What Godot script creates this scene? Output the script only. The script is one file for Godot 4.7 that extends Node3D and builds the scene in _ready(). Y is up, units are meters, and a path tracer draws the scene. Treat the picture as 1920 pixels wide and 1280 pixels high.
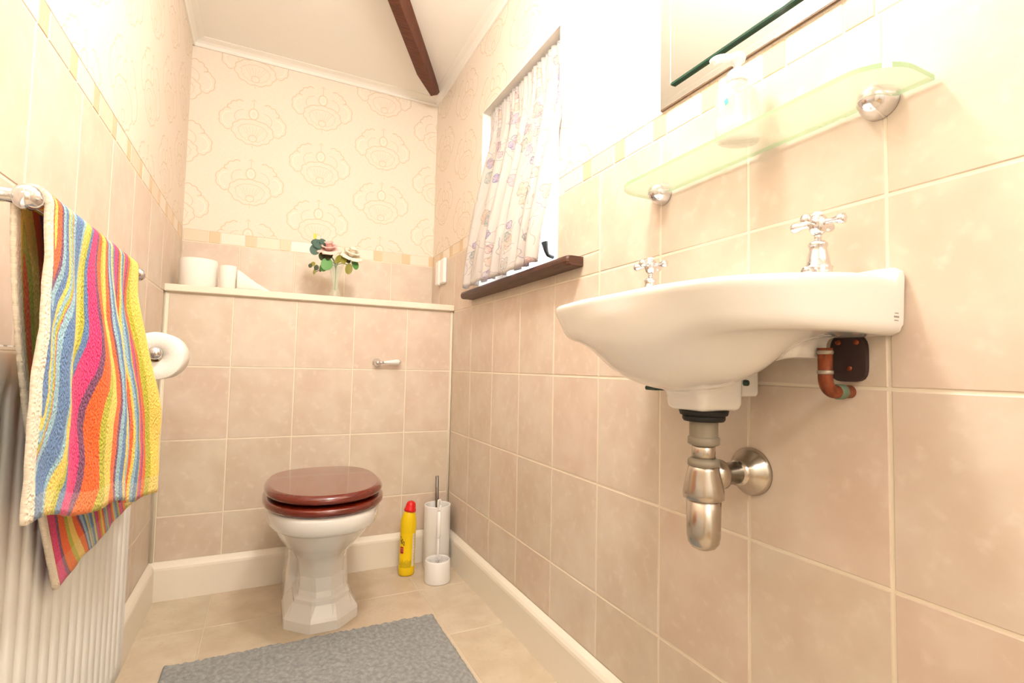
extends Node3D

# ---------------------------------------------------------------- room numbers (metres)
const XL := -0.987          # left wall surface (right wall surface is x = 0)
const ZP := -0.207          # tiled boxing behind the toilet
const ZU := -0.51           # upper back wall
const ZF := 2.35            # wall behind the camera
const CEIL := 2.005
const ROW_A := 0.7386
const ROW_B := 0.4982
const ROW_C := 0.979
const ROW_D := 0.2578
const ROW_E := 1.2156
const BORDER_TOP := 1.262
const SKIRT := 0.117
const WIN_Z0 := 0.06
const WIN_Z1 := 0.61
const WIN_Y0 := 1.03
const WIN_Y1 := 1.694

var M := {}                 # materials
var mesh_cache := {}
var rng := RandomNumberGenerator.new()

# ================================================================ small helpers
func col(r: float, g: float, b: float) -> Color:
	return Color(r / 255.0, g / 255.0, b / 255.0)

func mat(c: Color, rough := 0.5, metal := 0.0) -> StandardMaterial3D:
	var m := StandardMaterial3D.new()
	m.albedo_color = c
	m.roughness = rough
	m.metallic = metal
	return m

func begin() -> SurfaceTool:
	var st := SurfaceTool.new()
	st.begin(Mesh.PRIMITIVE_TRIANGLES)
	return st

func smooth(st: SurfaceTool, on: bool) -> void:
	st.set_smooth_group(0 if on else 4294967295)

# corners counter-clockwise seen from outside; Godot wants clockwise
func tri(st: SurfaceTool, a: Vector3, b: Vector3, c: Vector3) -> void:
	st.add_vertex(a); st.add_vertex(c); st.add_vertex(b)

func quad(st: SurfaceTool, a: Vector3, b: Vector3, c: Vector3, d: Vector3) -> void:
	tri(st, a, b, c); tri(st, a, c, d)

func uvtri(st: SurfaceTool, p: Array, t: Array) -> void:
	for i in [0, 2, 1]:
		st.set_uv(t[i]); st.add_vertex(p[i])

func uvquad(st: SurfaceTool, p: Array, t: Array) -> void:
	uvtri(st, [p[0], p[1], p[2]], [t[0], t[1], t[2]])
	uvtri(st, [p[0], p[2], p[3]], [t[0], t[2], t[3]])

func build(st: SurfaceTool, called: String, m: Material, parent: Node) -> MeshInstance3D:
	st.generate_normals()
	var o := MeshInstance3D.new()
	o.name = called
	o.mesh = st.commit()
	o.material_override = m
	parent.add_child(o, true)
	return o

func put(mesh: Mesh, called: String, m: Material, parent: Node, at: Transform3D) -> MeshInstance3D:
	var o := MeshInstance3D.new()
	o.name = called
	o.mesh = mesh
	o.material_override = m
	o.transform = at
	parent.add_child(o, true)
	return o

func thing(called: String, label: String, category: String, at := Vector3.ZERO, group := "") -> Node3D:
	var o := Node3D.new()
	o.name = called
	add_child(o, true)
	o.position = at
	o.set_meta("label", label)
	o.set_meta("category", category)
	if group != "":
		o.set_meta("group", group)
	return o

func setting(called: String, label: String, category: String) -> Node3D:
	var o := thing(called, label, category)
	o.set_meta("kind", "structure")
	return o

# box with chamfered edges, in the coordinates of the parent
func box(st: SurfaceTool, lo: Vector3, hi: Vector3, b := 0.0) -> void:
	if b <= 0.0:
		var p := [lo, Vector3(hi.x, lo.y, lo.z), Vector3(hi.x, hi.y, lo.z), Vector3(lo.x, hi.y, lo.z),
			Vector3(lo.x, lo.y, hi.z), Vector3(hi.x, lo.y, hi.z), hi, Vector3(lo.x, hi.y, hi.z)]
		quad(st, p[4], p[5], p[6], p[7]); quad(st, p[1], p[0], p[3], p[2])
		quad(st, p[5], p[1], p[2], p[6]); quad(st, p[0], p[4], p[7], p[3])
		quad(st, p[7], p[6], p[2], p[3]); quad(st, p[0], p[1], p[5], p[4])
		return
	var c := (lo + hi) * 0.5
	var h := (hi - lo) * 0.5
	var hb := h - Vector3(b, b, b)
	# six faces
	for ax in 3:
		var u := (ax + 1) % 3
		var v := (ax + 2) % 3
		for s in [-1.0, 1.0]:
			var q := []
			for k in [[-1, -1], [1, -1], [1, 1], [-1, 1]]:
				var r := Vector3.ZERO
				r[ax] = s * h[ax]
				r[u] = k[0] * hb[u] * s
				r[v] = k[1] * hb[v]
				q.append(c + r)
			quad(st, q[0], q[1], q[2], q[3])
	# twelve edges
	for ax in 3:
		var u := (ax + 1) % 3
		var v := (ax + 2) % 3
		for su in [-1.0, 1.0]:
			for sv in [-1.0, 1.0]:
				var q := []
				for k in [[0, -1], [0, 1], [1, 1], [1, -1]]:
					var r := Vector3.ZERO
					r[ax] = k[1] * hb[ax]
					r[u] = su * (h[u] if k[0] == 0 else hb[u])
					r[v] = sv * (hb[v] if k[0] == 0 else h[v])
					q.append(c + r)
				if su * sv > 0.0:
					quad(st, q[0], q[3], q[2], q[1])
				else:
					quad(st, q[0], q[1], q[2], q[3])
	for sx in [-1.0, 1.0]:
		for sy in [-1.0, 1.0]:
			for sz in [-1.0, 1.0]:
				var a := c + Vector3(sx * h.x, sy * hb.y, sz * hb.z)
				var d := c + Vector3(sx * hb.x, sy * h.y, sz * hb.z)
				var e := c + Vector3(sx * hb.x, sy * hb.y, sz * h.z)
				if sx * sy * sz > 0.0:
					tri(st, a, d, e)
				else:
					tri(st, a, e, d)

# rings: arrays of points of equal length; joined ring to ring
func loft(st: SurfaceTool, rings: Array, cap_a := true, cap_b := true, closed := true) -> void:
	var n: int = rings[0].size()
	for i in rings.size() - 1:
		var r: Array = rings[i]
		var s: Array = rings[i + 1]
		for j in (n if closed else n - 1):
			var k := (j + 1) % n
			quad(st, r[j], r[k], s[k], s[j])
	if cap_a:
		fan(st, rings[0], true)
	if cap_b:
		fan(st, rings[rings.size() - 1], false)

func fan(st: SurfaceTool, ring: Array, flip: bool) -> void:
	var c := Vector3.ZERO
	for p in ring:
		c += p
	c /= float(ring.size())
	for j in ring.size():
		var k := (j + 1) % ring.size()
		if flip:
			tri(st, c, ring[k], ring[j])
		else:
			tri(st, c, ring[j], ring[k])

func circle(c: Vector3, r: float, n: int, ax := Vector3.UP, rz := -1.0) -> Array:
	var a := ax.normalized()
	var t := Vector3.RIGHT if absf(a.x) < 0.9 else Vector3.FORWARD
	var u := (t - a * a.dot(t)).normalized()
	var v := a.cross(u)
	var out := []
	for i in n:
		var g := TAU * i / n
		out.append(c + u * cos(g) * r + v * sin(g) * (r if rz < 0.0 else rz))
	return out

# turned shape: profile of (radius, height) along an axis
func lathe(st: SurfaceTool, prof: Array, c := Vector3.ZERO, n := 28, ax := Vector3.UP, cap_a := true, cap_b := true) -> void:
	var rings := []
	for p in prof:
		rings.append(circle(c + ax.normalized() * p[1], maxf(p[0], 0.0002), n, ax))
	loft(st, rings, cap_a, cap_b)

func ball(st: SurfaceTool, c: Vector3, r: float, n := 16) -> void:
	var prof := []
	for i in range(0, 9):
		var a := -PI / 2 + PI * i / 8
		prof.append([cos(a) * r, sin(a) * r])
	lathe(st, prof, c, n)

func tube(st: SurfaceTool, pts: Array, radii: Array, n := 14, caps := true) -> void:
	var rings := []
	var u := Vector3.ZERO
	for i in pts.size():
		var d: Vector3
		if i == 0:
			d = pts[1] - pts[0]
		elif i == pts.size() - 1:
			d = pts[i] - pts[i - 1]
		else:
			d = (pts[i + 1] - pts[i]).normalized() + (pts[i] - pts[i - 1]).normalized()
		d = d.normalized()
		if u == Vector3.ZERO:
			var t := Vector3.RIGHT if absf(d.x) < 0.9 else Vector3.UP
			u = (t - d * d.dot(t)).normalized()
		else:
			u = (u - d * d.dot(u)).normalized()
		var v := d.cross(u)
		var r: float = radii[i] if radii.size() > 1 else radii[0]
		var ring := []
		for j in n:
			var g := TAU * j / n
			ring.append(pts[i] + u * cos(g) * r + v * sin(g) * r)
		rings.append(ring)
	loft(st, rings, caps, caps)

func curve_pts(ctrl: Array, per := 8) -> Array:
	var out := []
	for i in ctrl.size() - 1:
		var a: Vector3 = ctrl[maxi(i - 1, 0)]
		var b: Vector3 = ctrl[i]
		var c: Vector3 = ctrl[i + 1]
		var d: Vector3 = ctrl[mini(i + 2, ctrl.size() - 1)]
		for k in per:
			out.append(b.cubic_interpolate(c, a, d, float(k) / per))
	out.append(ctrl[ctrl.size() - 1])
	return out

# cloth: grid of points (rows of columns) given thickness along its normals, with uv
func cloth(st: SurfaceTool, grid: Array, uvs: Array, thick: float) -> void:
	var nv := grid.size()
	var nu: int = grid[0].size()
	var fr := []
	var bk := []
	for j in nv:
		var a := []
		var b := []
		for i in nu:
			var du: Vector3 = grid[j][mini(i + 1, nu - 1)] - grid[j][maxi(i - 1, 0)]
			var dv: Vector3 = grid[mini(j + 1, nv - 1)][i] - grid[maxi(j - 1, 0)][i]
			var n := du.cross(dv).normalized()
			a.append(grid[j][i] + n * thick * 0.5)
			b.append(grid[j][i] - n * thick * 0.5)
		fr.append(a); bk.append(b)
	for j in nv - 1:
		for i in nu - 1:
			var t := [uvs[j][i], uvs[j][i + 1], uvs[j + 1][i + 1], uvs[j + 1][i]]
			uvquad(st, [fr[j][i], fr[j][i + 1], fr[j + 1][i + 1], fr[j + 1][i]], t)
			uvquad(st, [bk[j + 1][i], bk[j + 1][i + 1], bk[j][i + 1], bk[j][i]], [t[3], t[2], t[1], t[0]])
	for i in nu - 1:
		uvquad(st, [fr[0][i + 1], fr[0][i], bk[0][i], bk[0][i + 1]], [uvs[0][i + 1], uvs[0][i], uvs[0][i], uvs[0][i + 1]])
		var e := nv - 1
		uvquad(st, [fr[e][i], fr[e][i + 1], bk[e][i + 1], bk[e][i]], [uvs[e][i], uvs[e][i + 1], uvs[e][i + 1], uvs[e][i]])
	for j in nv - 1:
		uvquad(st, [fr[j][0], fr[j + 1][0], bk[j + 1][0], bk[j][0]], [uvs[j][0], uvs[j + 1][0], uvs[j + 1][0], uvs[j][0]])
		var f := nu - 1
		uvquad(st, [fr[j + 1][f], fr[j][f], bk[j][f], bk[j + 1][f]], [uvs[j + 1][f], uvs[j][f], uvs[j][f], uvs[j + 1][f]])

# surface nets over a signed distance function
func nets(f: Callable, lo: Vector3, hi: Vector3, cell: float) -> ArrayMesh:
	var n := Vector3i(ceili((hi.x - lo.x) / cell), ceili((hi.y - lo.y) / cell), ceili((hi.z - lo.z) / cell))
	var sx := n.x + 1
	var sy := n.y + 1
	var sz := n.z + 1
	var val := PackedFloat32Array()
	val.resize(sx * sy * sz)
	for z in sz:
		for y in sy:
			for x in sx:
				val[(z * sy + y) * sx + x] = f.call(lo + Vector3(x, y, z) * cell)
	var idx := {}
	var verts := PackedVector3Array()
	var norms := PackedVector3Array()
	var tris := PackedInt32Array()
	var corners := []
	for k in 8:
		corners.append(Vector3i(k & 1, (k >> 1) & 1, (k >> 2) & 1))
	var edges := [[0, 1], [2, 3], [4, 5], [6, 7], [0, 2], [1, 3], [4, 6], [5, 7], [0, 4], [1, 5], [2, 6], [3, 7]]
	for z in n.z:
		for y in n.y:
			for x in n.x:
				var base := (z * sy + y) * sx + x
				var v := [val[base], val[base + 1], val[base + sx], val[base + sx + 1],
					val[base + sx * sy], val[base + sx * sy + 1], val[base + sx * sy + sx], val[base + sx * sy + sx + 1]]
				var neg := 0
				for k in 8:
					if v[k] < 0.0:
						neg += 1
				if neg == 0 or neg == 8:
					continue
				var s := Vector3.ZERO
				var c := 0
				for e in edges:
					var a: float = v[e[0]]
					var b: float = v[e[1]]
					if (a < 0.0) != (b < 0.0):
						var t := a / (a - b)
						s += Vector3(corners[e[0]]).lerp(Vector3(corners[e[1]]), t)
						c += 1
				var p := lo + (Vector3(x, y, z) + s / c) * cell
				idx[base] = verts.size()
				verts.append(p)
				var h := cell * 0.5
				norms.append(Vector3(f.call(p + Vector3(h, 0, 0)) - f.call(p - Vector3(h, 0, 0)),
					f.call(p + Vector3(0, h, 0)) - f.call(p - Vector3(0, h, 0)),
					f.call(p + Vector3(0, 0, h)) - f.call(p - Vector3(0, 0, h))).normalized())
	var st := [1, sx, sx * sy]
	for z in range(1, n.z):
		for y in range(1, n.y):
			for x in range(1, n.x):
				var base := (z * sy + y) * sx + x
				for ax in 3:
					var a := val[base]
					var b := val[base + st[ax]]
					if (a < 0.0) == (b < 0.0):
						continue
					var u: int = st[(ax + 1) % 3]
					var w: int = st[(ax + 2) % 3]
					var q := [base - u - w, base - w, base, base - u]
					var ok := true
					for k in q:
						if not idx.has(k):
							ok = false
					if not ok:
						continue
					var i0: int = idx[q[0]]
					var i1: int = idx[q[1]]
					var i2: int = idx[q[2]]
					var i3: int = idx[q[3]]
					if a < 0.0:
						tris.append_array([i0, i2, i1, i0, i3, i2])
					else:
						tris.append_array([i0, i1, i2, i0, i2, i3])
	var arr := []
	arr.resize(Mesh.ARRAY_MAX)
	arr[Mesh.ARRAY_VERTEX] = verts
	arr[Mesh.ARRAY_NORMAL] = norms
	arr[Mesh.ARRAY_INDEX] = tris
	var m := ArrayMesh.new()
	m.add_surface_from_arrays(Mesh.PRIMITIVE_TRIANGLES, arr)
	return m

func smin(a: float, b: float, k: float) -> float:
	var h := clampf(0.5 + 0.5 * (b - a) / k, 0.0, 1.0)
	return lerpf(b, a, h) - k * h * (1.0 - h)

func smax(a: float, b: float, k: float) -> float:
	return -smin(-a, -b, k)

# ================================================================ textures
func noise_image(size: int, seed_: int, freq: float, oct := 4) -> Image:
	var f := FastNoiseLite.new()
	f.seed = seed_
	f.noise_type = FastNoiseLite.TYPE_SIMPLEX_SMOOTH
	f.frequency = freq
	f.fractal_octaves = oct
	return f.get_seamless_image(size, size)

func mottle(size: int, seed_: int, freq: float, a: Color, b: Color, c: Color, fine := 0.02) -> ImageTexture:
	var n1 := noise_image(size, seed_, freq)
	var n2 := noise_image(size, seed_ + 7, freq * 4.0)
	var img := Image.create(size, size, false, Image.FORMAT_RGB8)
	for y in size:
		for x in size:
			var t := clampf((n1.get_pixel(x, y).r - 0.2) / 0.6, 0.0, 1.0)
			var s := n2.get_pixel(x, y).r - 0.5
			var k := a.lerp(b, t)
			if s > 0.12:
				k = k.lerp(c, minf((s - 0.12) * 2.2, 0.6))
			var g := 1.0 + s * fine * 4.0
			img.set_pixel(x, y, Color(k.r * g, k.g * g, k.b * g))
	img.generate_mipmaps()
	return ImageTexture.create_from_image(img)

func bump(size: int, seed_: int, freq: float, strength := 4.0, oct := 4) -> ImageTexture:
	var img := noise_image(size, seed_, freq, oct)
	img.convert(Image.FORMAT_RGBA8)
	img.bump_map_to_normal_map(strength)
	return ImageTexture.create_from_image(img)

func world_map(m: StandardMaterial3D, scale: float) -> void:
	m.uv1_triplanar = true
	m.uv1_world_triplanar = true
	m.uv1_scale = Vector3(scale, scale, scale)

func dab(img: Image, x: float, y: float, r: float, c: Color, a: float) -> void:
	var w := img.get_width()
	var h := img.get_height()
	for j in range(floori(y - r), ceili(y + r) + 1):
		for i in range(floori(x - r), ceili(x + r) + 1):
			var d := Vector2(i - x, j - y).length()
			if d > r:
				continue
			var px := posmod(i, w)
			var py := posmod(j, h)
			var k := a * clampf(r - d, 0.0, 1.0)
			img.set_pixel(px, py, img.get_pixel(px, py).lerp(c, k))

func stroke(img: Image, pts: Array, r: float, c: Color, a: float) -> void:
	for i in pts.size() - 1:
		var p: Vector2 = pts[i]
		var q: Vector2 = pts[i + 1]
		var n := maxi(1, ceili(p.distance_to(q) / maxf(r * 0.8, 1.0)))
		for k in n:
			var v := p.lerp(q, float(k) / n)
			dab(img, v.x, v.y, r, c, a)

func arc(c: Vector2, rx: float, ry: float, a0: float, a1: float, scallop := 0, amp := 0.0) -> Array:
	var out := []
	for i in 41:
		var t := i / 40.0
		var a := deg_to_rad(lerpf(a0, a1, t))
		var k := 1.0
		if scallop > 0:
			k += amp * (absf(sin(PI * t * scallop)) - 0.5)
		out.append(c + Vector2(cos(a) * rx, sin(a) * ry) * k)
	return out

func wallpaper_texture() -> ImageTexture:
	# 0.52 m x 0.246 m repeat, two columns with a half drop
	var w := 1024
	var h := 484
	var base := col(240, 227, 212)
	var img := Image.create(w, h, false, Image.FORMAT_RGB8)
	img.fill(base)
	var n := noise_image(512, 31, 0.03)
	for y in h:
		for x in w:
			var g := (n.get_pixel(x % 512, (y * 3) % 512).r - 0.5) * 0.035
			var thread := 0.006 * sin(x * 1.3) + 0.004 * sin(y * 1.7)
			var k := 1.0 + g + thread
			img.set_pixel(x, y, Color(base.r * k, base.g * k, base.b * k))
	var line := col(220, 200, 172)
	var zoom := Vector2(1.12, 1.30)
	var pale := col(252, 242, 226)
	for m in 2:
		var c := Vector2(256 + 512 * m, 150 + 242 * m)
		# outer crown: top arch and two wings
		for s in [-1.0, 1.0]:
			stroke(img, arc(c + zoom * Vector2(s * 70, -58), 108, 101, -90 if s > 0 else -90, -10 if s > 0 else -170, 3, 0.10), 4.6, line, 0.5)
			stroke(img, arc(c + zoom * Vector2(s * 150, -10), 69, 83, -95 if s > 0 else -85, 100 if s > 0 else -280, 4, 0.12), 4.6, line, 0.5)
			stroke(img, arc(c + zoom * Vector2(s * 150, -8), 47, 57, -95 if s > 0 else -85, 80 if s > 0 else -260), 3.0, pale, 0.7)
			stroke(img, arc(c + zoom * Vector2(s * 60, -34), 65, 60, -90, 40 if s > 0 else -220), 3.0, line, 0.5)
		# drop in the middle
		stroke(img, arc(c + zoom * Vector2(0, -64), 34, 44, 0, 360), 4.6, line, 0.5)
		stroke(img, arc(c + zoom * Vector2(0, -64), 20, 29, 0, 360), 3.0, pale, 0.7)
		stroke(img, [c + zoom * Vector2(0, -98), c + zoom * Vector2(0, -150)], 3.4, line, 0.6)
		stroke(img, [c + zoom * Vector2(-16, -140), c + zoom * Vector2(0, -156), c + zoom * Vector2(16, -140)], 3.2, line, 0.5)
		# shell below
		stroke(img, arc(c + zoom * Vector2(0, 34), 143, 81, -180, 0, 5, 0.07), 4.6, line, 0.5)
		stroke(img, arc(c + zoom * Vector2(0, 34), 148, 120, 0, 180, 6, 0.09), 4.6, line, 0.5)
		stroke(img, arc(c + zoom * Vector2(0, 44), 103, 57, -180, 0, 7, 0.08), 3.0, line, 0.5)
		stroke(img, arc(c + zoom * Vector2(0, 44), 99, 81, 0, 180, 7, 0.08), 2.6, line, 0.4)
		for k in range(-3, 4):
			stroke(img, [c + zoom * Vector2(k * 8, 78), c + zoom * Vector2(k * 24, 18)], 2.6, line, 0.3)
		stroke(img, arc(c + zoom * Vector2(0, 88), 29, 26, 0, 360), 3.4, line, 0.55)
		stroke(img, [c + zoom * Vector2(0, 128), c + zoom * Vector2(0, 150)], 3.2, line, 0.5)
	img.generate_mipmaps()
	return ImageTexture.create_from_image(img)

func towel_texture() -> ImageTexture:
	var blue := col(92, 128, 178)
	var sky := col(150, 190, 205)
	var yel := col(244, 208, 92)
	var lime := col(190, 184, 44)
	var pink := col(226, 44, 116)
	var plum := col(124, 66, 104)
	var orange := col(240, 98, 22)
	var cream := col(240, 226, 205)
	var bands := [[0.022, cream], [0.02, pink], [0.03, sky], [0.075, blue], [0.02, sky], [0.045, yel], [0.025, lime], [0.03, blue], [0.085, pink],
		[0.03, plum], [0.075, orange], [0.04, lime], [0.065, yel], [0.05, orange], [0.02, plum], [0.03, sky], [0.03, blue],
		[0.018, yel], [0.02, sky], [0.022, lime], [0.022, blue], [0.06, pink], [0.022, plum], [0.03, orange], [0.018, yel], [0.02, sky], [0.03, blue],
		[0.022, lime], [0.045, pink], [0.02, plum], [0.04, orange], [0.035, lime], [0.15, yel], [0.018, orange]]
	var total := 0.0
	for b in bands:
		total += b[0]
	var w := 512
	var h := 1024
	var n := noise_image(256, 77, 0.35, 2)
	var img := Image.create(w, h, false, Image.FORMAT_RGB8)
	for y in h:
		var v := float(y) / h
		for x in w:
			var u := (x + 0.5) / w
			var keep := smoothstep(0.0, 0.05, u) * smoothstep(1.0, 0.9, u)
			var lean := 0.42 * (v - 0.05) * (1.0 - smoothstep(0.30, 0.60, u))
			var wave := (0.022 - 0.016 * smoothstep(0.4, 0.6, u)) * sin(TAU * (v * 4.2 + u * 1.7))
			var q := u + (wave - lean) * keep - 0.03
			var p := ((fposmod(q, 0.55) if q < 0.0 else q) + 0.03) * total
			if u < 0.032:
				p = 0.0
			p += (n.get_pixel(x % 256, y % 256).r - 0.5) * 0.006
			var c := cream
			for b in bands:
				c = b[1]
				p -= b[0]
				if p < 0.0:
					break
			var g := 0.9 + 0.22 * n.get_pixel((x * 2) % 256, (y * 2) % 256).r
			if v < 0.035 or v > 0.965:
				c = c.lerp(cream, 0.25)
			img.set_pixel(x, y, Color(c.r * g, c.g * g, c.b * g))
	img.generate_mipmaps()
	return ImageTexture.create_from_image(img)

func curtain_texture() -> ImageTexture:
	var s := 768
	var img := Image.create(s, s, false, Image.FORMAT_RGB8)
	var base := col(198, 190, 184)
	img.fill(base)
	var r := RandomNumberGenerator.new()
	r.seed = 5
	var inks := [col(146, 138, 176), col(160, 148, 172), col(192, 156, 152), col(178, 158, 170), col(154, 160, 156), col(196, 174, 156)]
	for k in 46:
		var c := Vector2(r.randf() * s, r.randf() * s)
		var ink: Color = inks[r.randi() % 6]
		var petals := r.randi_range(4, 6)
		var size := r.randf_range(16, 36)
		for p in petals:
			var a := TAU * p / petals + r.randf()
			var q := c + Vector2(cos(a), sin(a)) * size * 0.6
			dab(img, q.x, q.y, size * 0.55, ink, r.randf_range(0.25, 0.6))
			stroke(img, arc(q, size * 0.6, size * 0.5, rad_to_deg(a) - 110, rad_to_deg(a) + 110), 2.0, ink.darkened(0.18), 0.55)
		dab(img, c.x, c.y, size * 0.3, col(214, 160, 150), 0.4)
	for k in 70:
		var p := Vector2(r.randf() * s, r.randf() * s)
		var pts := [p]
		var a := r.randf() * TAU
		for i in 16:
			a += r.randf_range(-0.5, 0.6)
			p += Vector2(cos(a), sin(a)) * 7.0
			pts.append(p)
		stroke(img, pts, 1.8, inks[r.randi() % 6].darkened(0.15), 0.6)
	img.generate_mipmaps()
	return ImageTexture.create_from_image(img)

func wood_texture(seed_: int, dark: Color, light: Color) -> ImageTexture:
	var s := 512
	var f := FastNoiseLite.new()
	f.seed = seed_
	f.frequency = 0.02
	var img := Image.create(s, s, false, Image.FORMAT_RGB8)
	for y in s:
		for x in s:
			var a := f.get_noise_2d(x * 0.35, y * 5.0)
			var b := f.get_noise_2d(x * 0.9 + 300.0, y * 20.0)
			img.set_pixel(x, y, dark.lerp(light, clampf(0.5 + a * 0.7 + b * 0.35, 0.0, 1.0)))
	img.generate_mipmaps()
	return ImageTexture.create_from_image(img)

func cleaner_label() -> ImageTexture:
	# wrapped round the bottle: u is the angle, v runs from the base up
	var w := 1024
	var h := 512
	var img := Image.create(w, h, false, Image.FORMAT_RGB8)
	img.fill(col(246, 208, 10))
	var top := 170
	var bottom := 440
	img.fill_rect(Rect2i(150, top, 560, bottom - top), col(252, 214, 8))
	img.fill_rect(Rect2i(120, top + 6, 62, bottom - top - 10), col(236, 228, 224))
	for k in 9:
		img.fill_rect(Rect2i(128, top + 22 + k * 24, 40, 4), col(206, 196, 196))
	var ink := col(40, 34, 18)
	# flowing script, red panel, grass strokes
	stroke(img, arc(Vector2(452, 216), 16, 20, 20, 340), 4.5, ink, 1.0)
	stroke(img, [Vector2(436, 214), Vector2(434, 244), Vector2(452, 252)], 4.5, ink, 1.0)
	stroke(img, arc(Vector2(412, 232), 14, 16, 0, 360), 4.5, ink, 1.0)
	stroke(img, arc(Vector2(384, 244), 12, 14, -40, 260), 4.0, ink, 1.0)
	stroke(img, arc(Vector2(366, 250), 10, 14, 60, 330), 4.0, ink, 1.0)
	img.fill_rect(Rect2i(376, 276, 88, 54), col(196, 36, 44))
	img.fill_rect(Rect2i(386, 288, 66, 7), col(228, 140, 140))
	img.fill_rect(Rect2i(386, 304, 52, 7), col(220, 120, 120))
	var r := RandomNumberGenerator.new()
	r.seed = 3
	for k in 22:
		var x := 210.0 + k * 12.0
		stroke(img, [Vector2(x, 440), Vector2(x - 6, 410), Vector2(x - 14 + r.randf() * 8, 372 + r.randf() * 34)], 3.0, col(128, 98, 6), 0.9)
	stroke(img, arc(Vector2(470, 392), 18, 26, -60, 120), 3.5, ink, 0.9)
	img.generate_mipmaps()
	return ImageTexture.create_from_image(img)

# ================================================================ materials
func make_materials() -> void:
	var tex := mottle(512, 11, 0.006, col(217, 199, 181), col(224, 210, 194), col(228, 216, 202), 0.004)
	var nrm := bump(256, 21, 0.05, 1.2)
	var tints := [Color(1, 1, 1), Color(0.985, 0.98, 0.97), Color(1.0, 0.985, 0.98), Color(0.99, 0.99, 0.975)]
	for i in 4:
		var m := mat(tints[i], 0.36)
		m.albedo_texture = tex
		world_map(m, 1.9)
		m.uv1_offset = Vector3(0.37 * i, 0.21 * i, 0.53 * i)
		m.normal_enabled = true
		m.normal_texture = nrm
		m.normal_scale = 0.12
		M["tile%d" % i] = m
	M.grout = mat(col(240, 228, 208), 0.8)
	for p in [["border_peach", col(232, 212, 188)], ["border_pink", col(238, 226, 210)], ["border_orange", col(224, 196, 160)]]:
		var m := mat(p[1], 0.35)
		m.normal_enabled = true
		m.normal_texture = nrm
		m.normal_scale = 0.15
		world_map(m, 2.0)
		M[p[0]] = m
	var ft := mottle(512, 41, 0.008, col(208, 192, 168), col(218, 204, 182), col(199, 181, 156), 0.01)
	for i in 3:
		var m := mat(tints[i], 0.45)
		m.albedo_texture = ft
		world_map(m, 1.9)
		m.uv1_offset = Vector3(0.31 * i, 0, 0.17 * i)
		M["floor%d" % i] = m
	M.floor_grout = mat(col(220, 206, 184), 0.8)
	M.paper = mat(Color.WHITE, 0.75)
	M.paper.albedo_texture = wallpaper_texture()
	M.plaster = mat(col(247, 243, 236), 0.85)
	M.ceiling = mat(col(250, 247, 242), 0.9)
	M.skirt = mat(col(244, 235, 220), 0.38)
	M.bead = mat(col(236, 226, 206), 0.4)
	M.ledge = mat(col(240, 228, 210), 0.4)
	M.upvc = mat(col(250, 250, 248), 0.3)
	M.ceramic = mat(col(242, 239, 234), 0.12)
	M.ceramic.clearcoat_enabled = true
	M.ceramic.clearcoat = 0.6
	M.ceramic.clearcoat_roughness = 0.04
	M.chrome = mat(col(222, 222, 226), 0.1, 1.0)
	M.dull_chrome = mat(col(190, 182, 172), 0.22, 1.0)
	M.steel = mat(col(120, 112, 106), 0.35, 1.0)
	M.limescale = mat(col(158, 150, 134), 0.6, 0.4)
	M.rubber = mat(col(24, 24, 23), 0.6)
	M.mirror = mat(col(240, 242, 238), 0.015, 1.0)
	M.mirror_edge = mat(col(36, 74, 60), 0.2)
	M.shade_brown = mat(col(120, 96, 74), 0.5)  # shade line under the back mirror, put in as brown colour
	M.glass = mat(Color(0.93, 0.945, 0.86, 0.33), 0.1)
	M.glass.transparency = BaseMaterial3D.TRANSPARENCY_ALPHA
	M.glass_edge = mat(Color(0.62, 0.78, 0.60, 0.85), 0.15)
	M.glass_edge.transparency = BaseMaterial3D.TRANSPARENCY_ALPHA
	M.vase_glass = mat(Color(0.86, 0.94, 0.86, 0.13), 0.01)
	M.vase_glass.transparency = BaseMaterial3D.TRANSPARENCY_ALPHA
	M.pane = mat(Color(0.97, 0.99, 1.0, 0.08), 0.02)
	M.pane.transparency = BaseMaterial3D.TRANSPARENCY_ALPHA
	M.clear_plastic = mat(Color(0.90, 0.84, 0.81, 0.40), 0.08)
	M.clear_plastic.transparency = BaseMaterial3D.TRANSPARENCY_ALPHA
	M.soap = mat(col(252, 250, 247), 0.3)
	M.white_plastic = mat(col(250, 248, 246), 0.3)
	M.white_paint = mat(col(228, 226, 220), 0.35)
	var lidw := wood_texture(3, col(88, 22, 12), col(124, 38, 20))
	M.mahogany = mat(Color.WHITE, 0.16)
	M.mahogany.albedo_texture = lidw
	world_map(M.mahogany, 2.2)
	M.mahogany.clearcoat_enabled = true
	M.mahogany.clearcoat = 0.8
	M.mahogany.clearcoat_roughness = 0.06
	M.beam = mat(Color.WHITE, 0.6)
	M.beam.albedo_texture = wood_texture(9, col(66, 34, 20), col(128, 68, 42))
	world_map(M.beam, 3.0)
	M.sill = mat(Color.WHITE, 0.4)
	M.sill.albedo_texture = wood_texture(17, col(62, 36, 26), col(100, 62, 46))
	world_map(M.sill, 3.0)
	M.iron = mat(col(46, 46, 40), 0.45)
	M.copper = mat(Color.WHITE, 0.5, 0.7)
	M.copper.albedo_texture = mottle(128, 57, 0.03, col(118, 62, 40), col(176, 92, 58), col(112, 100, 78), 0.02)
	world_map(M.copper, 9.0)
	M.solder = mat(col(170, 160, 146), 0.4, 0.7)
	M.verdigris = mat(col(110, 128, 104), 0.6, 0.3)
	M.plate = mat(col(56, 38, 34), 0.55)
	M.green_plastic = mat(col(24, 60, 44), 0.4)
	M.towel = mat(Color.WHITE, 0.95)
	M.towel.albedo_texture = towel_texture()
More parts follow.
